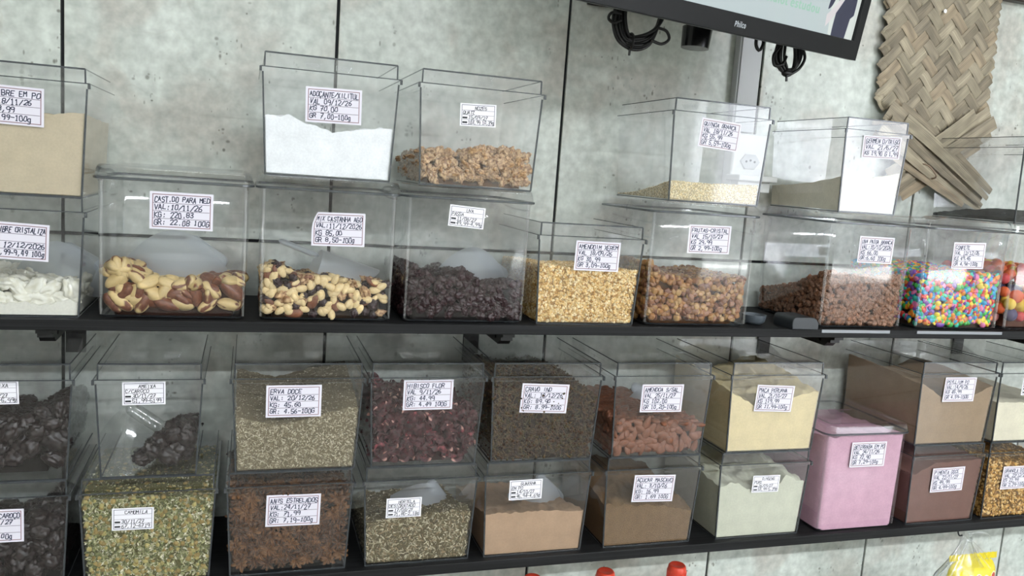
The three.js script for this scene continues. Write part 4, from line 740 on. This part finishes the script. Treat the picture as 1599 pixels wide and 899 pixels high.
// ---------- woven palm fan ----------
{
  const fiberTex = dataTexture(256, (x, y) => { const v = 214 + 26 * stretched(x, y, 3, 70, 4) + 40 * per(x, y, 5, 9) + rr(-6, 6); return [v, v * 0.985, v * 0.96].map((q) => clamp(q, 90, 255)); });
  const mats = [0xaea48e, 0xa59a86, 0xb9ae98, 0x998e7a, 0xb0a088].map((c) => new THREE.MeshPhysicalMaterial({ color: new THREE.Color(c), map: fiberTex, bumpMap: fiberTex, bumpScale: 0.0004, roughness: 0.6, side: THREE.DoubleSide }));
  const g = group('woven_fan', 1.687, 0.46, 0.006); tag(g, 'beige fan woven from palm leaf strips, nailed to the wall right of the television', 'woven fan');
  const w = 0.0228, hw = 0.147, yt = 0.235, h = 0.002, S = Math.SQRT1_2;
  const bottom = (x) => -0.168 + 0.42 * Math.abs(x + 0.004), inside = (x, y) => Math.abs(x + 0.03 * y) < hw && y < yt && y > bottom(x);
  const over = (i, j) => (((i - j) % 4) + 4) % 4 < 2;
  function ribbon(pts, side, width, mat, name, parent, thick = 0.0007) {   // pts [x, y, z]; side: unit vector across, in the wall plane
    const p = [], uv = [], idx = [], cross = 4; let len = 0;
    pts.forEach((a, k) => {
      if (k) len += Math.hypot(a[0] - pts[k - 1][0], a[1] - pts[k - 1][1]);
      const ww = width * (a[3] ?? 1);
      for (let c = 0; c <= cross; c++) { const t = c / cross - 0.5; p.push(a[0] + side[0] * t * ww, a[1] + side[1] * t * ww, a[2] - 0.0009 * (4 * t * t) * (a[4] ?? 1)); uv.push(len / 0.2, t * ww / 0.05 + 0.37 * mats.indexOf(mat)); }
    });
    const n = cross + 1;
    for (let k = 0; k < pts.length - 1; k++) for (let c = 0; c < cross; c++) { const a = k * n + c; idx.push(a, a + n, a + 1, a + 1, a + n, a + n + 1); }
    const geo = new THREE.BufferGeometry(); geo.setAttribute('position', new THREE.Float32BufferAttribute(p, 3)); geo.setAttribute('uv', new THREE.Float32BufferAttribute(uv, 2)); geo.setIndex(idx); geo.computeVertexNormals();
    return mesh(name, geo, mat, parent);
  }
  for (const fam of [0, 1]) for (let j = -16; j < 17; j++) {
    const q = (j + 0.5) * w, pts = [];
    for (let i4 = -64; i4 <= 64; i4++) {
      const r = i4 * w / 4, s = fam ? q : r, t = fam ? r : q, x = (s - t) * S, y = (s + t) * S;
      if (!inside(x, y)) { if (pts.length) break; continue; }
      const k = Math.floor(r / w + 1e-6), ph = r / w - k, up = fam ? !over(j, k) : over(k, j), nx = fam ? !over(j, ph < 0.5 ? k - 1 : k + 1) : over(ph < 0.5 ? k - 1 : k + 1, j);
      let z = up ? h : -h; if (up !== nx) { const e = Math.min(ph, 1 - ph); z *= sm(0, 0.26, e); }
      pts.push([x, y, 0.008 + z + 0.0007 * N3(x * 30, y * 30, fam * 4)]);
    }
    if (pts.length < 4) continue;
    // ends fold over the edge of the weave
    const d = fam ? [-S, S] : [S, S], a = pts[0], b = pts[pts.length - 1], fold = (o, f, m2) => [o[0] + f * d[0] * m2, o[1] + f * d[1] * m2, 0.008 - 0.0035 * (m2 / 0.007) ** 1.5, 1 - 25 * m2];
    const full = [fold(a, -1, 0.0085), fold(a, -1, 0.004), ...pts, fold(b, 1, 0.004), fold(b, 1, 0.0085)];
    const side = fam ? [S, S] : [-S, S];
    ribbon(full, side, w * 0.985, mats[(j * 7 + fam * 3 + 100) % 5], 'strip', g);
  }
  // two tied bunches of loose leaf ends, crossed
  const leaf = (x0, y0, x1, y1, z, wd, sag, mi, tip = 0.35) => {
    const dx = x1 - x0, dy = y1 - y0, L = Math.hypot(dx, dy), sd = [-dy / L, dx / L], pts = [];
    for (let k = 0; k <= 14; k++) { const t = k / 14; pts.push([x0 + dx * t + sd[0] * sag * Math.sin(Math.PI * t), y0 + dy * t + sd[1] * sag * Math.sin(Math.PI * t), z + 0.004 * Math.sin(t * 4 + mi), lerp(1, tip, t ** 2), 0.7]); }
    ribbon(pts, sd, wd, mats[mi], 'leaf_end', g);
  };
  const O = (x, y) => [x - 1.687, y - 0.46];
  const bunch = (a, b, wd, z, sag, mi, tip) => leaf(...O(...a), ...O(...b), z, wd, sag, mi, tip);
  bunch([1.84, 0.35], [1.6, 0.185], 0.042, 0.013, 0.004, 2, 0.8); bunch([1.85, 0.315], [1.61, 0.163], 0.036, 0.011, -0.004, 3, 0.7); bunch([1.8, 0.345], [1.585, 0.2], 0.034, 0.016, 0.003, 0, 0.8); bunch([1.83, 0.285], [1.63, 0.155], 0.026, 0.009, 0, 4, 0.7); bunch([1.85, 0.335], [1.6, 0.172], 0.03, 0.019, 0, 1, 0.6);
  bunch([1.555, 0.335], [1.845, 0.16], 0.046, 0.022, 0.004, 1, 0.4); bunch([1.54, 0.3], [1.84, 0.142], 0.036, 0.026, -0.004, 2, 0.35); bunch([1.59, 0.34], [1.868, 0.182], 0.036, 0.019, 0.008, 3, 0.4); bunch([1.6, 0.318], [1.856, 0.166], 0.03, 0.029, 0.002, 0, 0.35); bunch([1.53, 0.28], [1.79, 0.148], 0.028, 0.021, -0.002, 4, 0.4); bunch([1.56, 0.315], [1.835, 0.15], 0.026, 0.031, 0, 3, 0.3);
  mesh('tie', tube([[1.668 - 1.687, 0.232 - 0.46, 0.006], [1.668 - 1.687, 0.225 - 0.46, 0.04], [1.69 - 1.687, 0.205 - 0.46, 0.04], [1.7 - 1.687, 0.198 - 0.46, 0.004]], 0.0018, 24, 6), std(0x9a8472, 0.7), g);
  const n = group('nail', 1.676, 0.551, 0.0); tag(n, 'small shiny nail holding the woven fan to the wall', 'nail');
  mesh('head', new THREE.CylinderGeometry(0.0042, 0.0042, 0.002, 16).rotateX(Math.PI / 2).translate(0, 0, 0.022), std(0xd8d8d8, 0.25, { metalness: 1 }), n);
  mesh('shank', new THREE.CylinderGeometry(0.0014, 0.0014, 0.022, 8).rotateX(Math.PI / 2).translate(0, 0, 0.011), std(0xb0b0b0, 0.3, { metalness: 1 }), n);
}
{
  const g = group('wooden_rail', 2.08, 0.612, 0); tag(g, 'dark brown wooden rail at the top right corner of the wall', 'rail');
  mesh('board', box(0.5, 0.03, 0.022, 0, 0, 0.0115, 0.003), std(0x2c1a14, 0.4), g);
}
// ---------- dark things in the gap on the upper shelf ----------
{
  const g = group('plastic_tub', 1.168, SH.up, 0.2); tag(g, 'small dark grey rounded tub lying in the gap behind the shelf edge', 'tub');
  mesh('shell', new THREE.LatheGeometry([[0.0001, 0], [0.014, 0.0004], [0.02, 0.006], [0.0225, 0.018], [0.0205, 0.018], [0.018, 0.008], [0.0001, 0.003]].map((p) => new THREE.Vector2(...p)), 32), std(0x4d545a, 0.4), g);
  const r = group('plastic_sleeve', 1.243, SH.up, 0.2); tag(r, 'dark grey plastic sleeve lying over the shelf edge left of the golden raisins', 'sleeve');
  const s = new THREE.Shape(); s.moveTo(-0.026, 0); s.lineTo(0.026, 0); s.quadraticCurveTo(0.028, 0.017, 0.014, 0.019); s.lineTo(-0.02, 0.019); s.quadraticCurveTo(-0.03, 0.018, -0.026, 0);
  mesh('shell', new THREE.ExtrudeGeometry(s, { depth: 0.055, bevelEnabled: true, bevelSize: 0.0015, bevelThickness: 0.0015, bevelSegments: 2 }).translate(0, 0.0016, -0.005), std(0x2c3034, 0.4), r);
  [[1.283, 1.436, 'pale plastic strip on the shelf edge under the golden raisins'], [1.5, 1.71, 'pale plastic strip on the shelf edge under the rainbow candies']].forEach(([a, b, l]) => {
    const t = mesh('shelf_strip', box(b - a, 0.0055, 0.0016, (a + b) / 2, SH.up - 0.0032, SH.front + 0.0009), std(0x85898e, 0.3)); tag(t, l, 'strip');
  });
}
// ---------- below the lower shelf: counter, bottles, bag ----------
{
  const y = -0.865, c = group('counter', 1.4, FLOOR, 0.19); tag(c, 'white counter below the frame on which the red capped bottles stand', 'counter');
  mesh('top', box(3.4, 0.03, 0.36, 0, y - FLOOR - 0.015, 0, 0.004), M.white, c); mesh('carcass', box(3.3, y - FLOOR - 0.03, 0.32, 0, (y - FLOOR - 0.03) / 2, -0.01), std(0xb9b7b0, 0.6), c);
  const cap = std(0xd8452f, 0.35), bottleMat = std(0xe6dfd2, 0.4);
  const proto = new THREE.Group();
  mesh('body', new THREE.LatheGeometry([[0.0001, 0], [0.03, 0], [0.033, 0.004], [0.033, 0.15], [0.03, 0.185], [0.018, 0.215], [0.0155, 0.225], [0.0155, 0.245], [0.0001, 0.246]].map((p) => new THREE.Vector2(...p)), 32), bottleMat, proto);
  const ribs = []; for (let k = 0; k < 30; k++) ribs.push(box(0.0014, 0.022, 0.0014).translate(0.0188, 0.245, 0).rotateY(k / 30 * Math.PI * 2));
  mesh('cap', join([new THREE.LatheGeometry([[0.0192, 0.231], [0.0188, 0.257], [0.0172, 0.2655], [0.0145, 0.2685], [0.0125, 0.2665], [0.0001, 0.266]].map((p) => new THREE.Vector2(...p)), 32), ...ribs]), cap, proto);
  [[0.808, 'leftmost of three, below the guarana'], [0.957, 'middle of three, below the brown sugar'], [1.112, 'rightmost of three, left of the ginseng']].forEach(([x, l]) => {
    const b = proto.clone(); b.name = numbered('bottle'); b.position.set(x, y, 0.12); scene.add(b); shade(b); tag(b, 'bottle with orange red cap, ' + l, 'bottle', 'red capped bottles');
  });
  // bag hung from the hook, a yellow snack pack inside
  const k = group('plastic_bag', 1.712, -0.53, 0.235); tag(k, 'clear crinkled plastic bag hanging from the lower shelf hook at right', 'bag');
  const N = 26, R = 22, p = [], uv = [], idx = [];
  for (let j = 0; j <= R; j++) for (let i = 0; i <= N; i++) {
    const t = j / R, a = i / N * Math.PI * 2, wdt = lerp(0.012, 0.1, sm(0, 0.5, t)) , dp = lerp(0.008, 0.03, sm(0, 0.6, t)), cr = 1 + 0.2 * N3(Math.cos(a) * 2.2, t * 7, Math.sin(a) * 2.2) + 0.14 * Math.sin(a * 9 + t * 3) * (1 - t);
    p.push(Math.cos(a) * wdt * cr + 0.012 * t, -0.27 * t, Math.sin(a) * dp * cr); uv.push(i / N, t);
  }
  for (let j = 0; j < R; j++) for (let i = 0; i < N; i++) { const a = j * (N + 1) + i; idx.push(a, a + 1, a + N + 2, a, a + N + 2, a + N + 1); }
  const bg = new THREE.BufferGeometry(); bg.setAttribute('position', new THREE.Float32BufferAttribute(p, 3)); bg.setAttribute('uv', new THREE.Float32BufferAttribute(uv, 2)); bg.setIndex(idx); bg.computeVertexNormals();
  mesh('film', bg, M.film, k);
  mesh('knot', join([tube([[-0.006, 0.012, 0], [-0.01, 0.004, 0.004], [0, -0.004, 0.008], [0.009, 0.003, 0.003], [0.004, 0.014, -0.002]], 0.0035, 24, 7), tube([[0.004, 0.008, 0], [0.03, 0.012, 0.004], [0.052, 0.004, 0.006], [0.06, -0.004, 0.004]], 0.003, 24, 6)]), M.film, k);
  for (const [q, w] of [[[[-0.002, 0, 0.006], [-0.02, -0.03, 0.012], [-0.052, -0.075, 0.022]], 0.0016], [[[0.003, 0, 0.006], [0.02, -0.026, 0.014], [0.05, -0.06, 0.024]], 0.0014], [[[-0.006, 0, 0], [-0.045, -0.05, 0.006], [-0.08, -0.11, 0.004]], 0.0012], [[[0.006, 0.0, 0], [0.05, -0.035, 0.004], [0.088, -0.08, 0.002]], 0.0011]]) mesh('fold', tube(q, w, 16, 6), M.film, k);
  const cv = document.createElement('canvas'); cv.width = 512; cv.height = 512; const x = cv.getContext('2d'); x.fillStyle = '#dcc81e'; x.fillRect(0, 0, 512, 512);
  x.fillStyle = '#b8442c'; x.strokeStyle = '#f0dca0'; x.lineWidth = 9;
  for (let i = 0; i < 4; i++) { x.beginPath(); x.ellipse(185 + i * 84, 150 - 8 * (i % 2), 44, 52, 0, 0, 7); x.fill(); x.stroke(); }
  x.fillStyle = '#9c2f22'; x.fillRect(90, 230, 340, 180);
  const tx = new THREE.CanvasTexture(cv); tx.colorSpace = THREE.SRGBColorSpace;
  const sn = group('snack_pack', 1.738, -0.655, 0.236); tag(sn, 'shiny yellow snack pack with red lettering inside the hanging bag', 'snack');
  const pg = new THREE.SphereGeometry(1, 40, 30), pp = pg.attributes.position, pu = pg.attributes.uv;
  for (let i = 0; i < pp.count; i++) {
    let X = pp.getX(i), Y = pp.getY(i), Z = pp.getZ(i); const e = (v) => Math.sign(v) * Math.pow(Math.abs(v), 0.45);
    const bx = e(X), by = e(Y), fl = (1 - Math.pow(Math.abs(by), 6)) * (1 - 0.5 * Math.pow(Math.abs(bx), 4));
    pp.setXYZ(i, bx * 0.064, by * 0.078 + 0.003 * Math.sin(bx * 9), Z * 0.02 * fl + 0.0022 * N3(bx * 4, by * 5, Z)); pu.setXY(i, 0.5 + bx * 0.5, 0.5 + by * 0.5);
  }
  pg.computeVertexNormals(); mesh('pouch', pg, new THREE.MeshPhysicalMaterial({ map: tx, roughness: 0.25, clearcoat: 0.6 }), sn);
  const cr = new THREE.PlaneGeometry(0.128, 0.014, 40, 2), cp = cr.attributes.position; for (let i = 0; i < cp.count; i++) cp.setZ(i, 0.0012 * Math.sin(i * 1.7)); cr.computeVertexNormals();
  mesh('crimped_seal', cr.translate(0, 0.082, 0), std(0xd9c528, 0.3, { side: THREE.DoubleSide }), sn);
}
renderer.render(scene, camera);
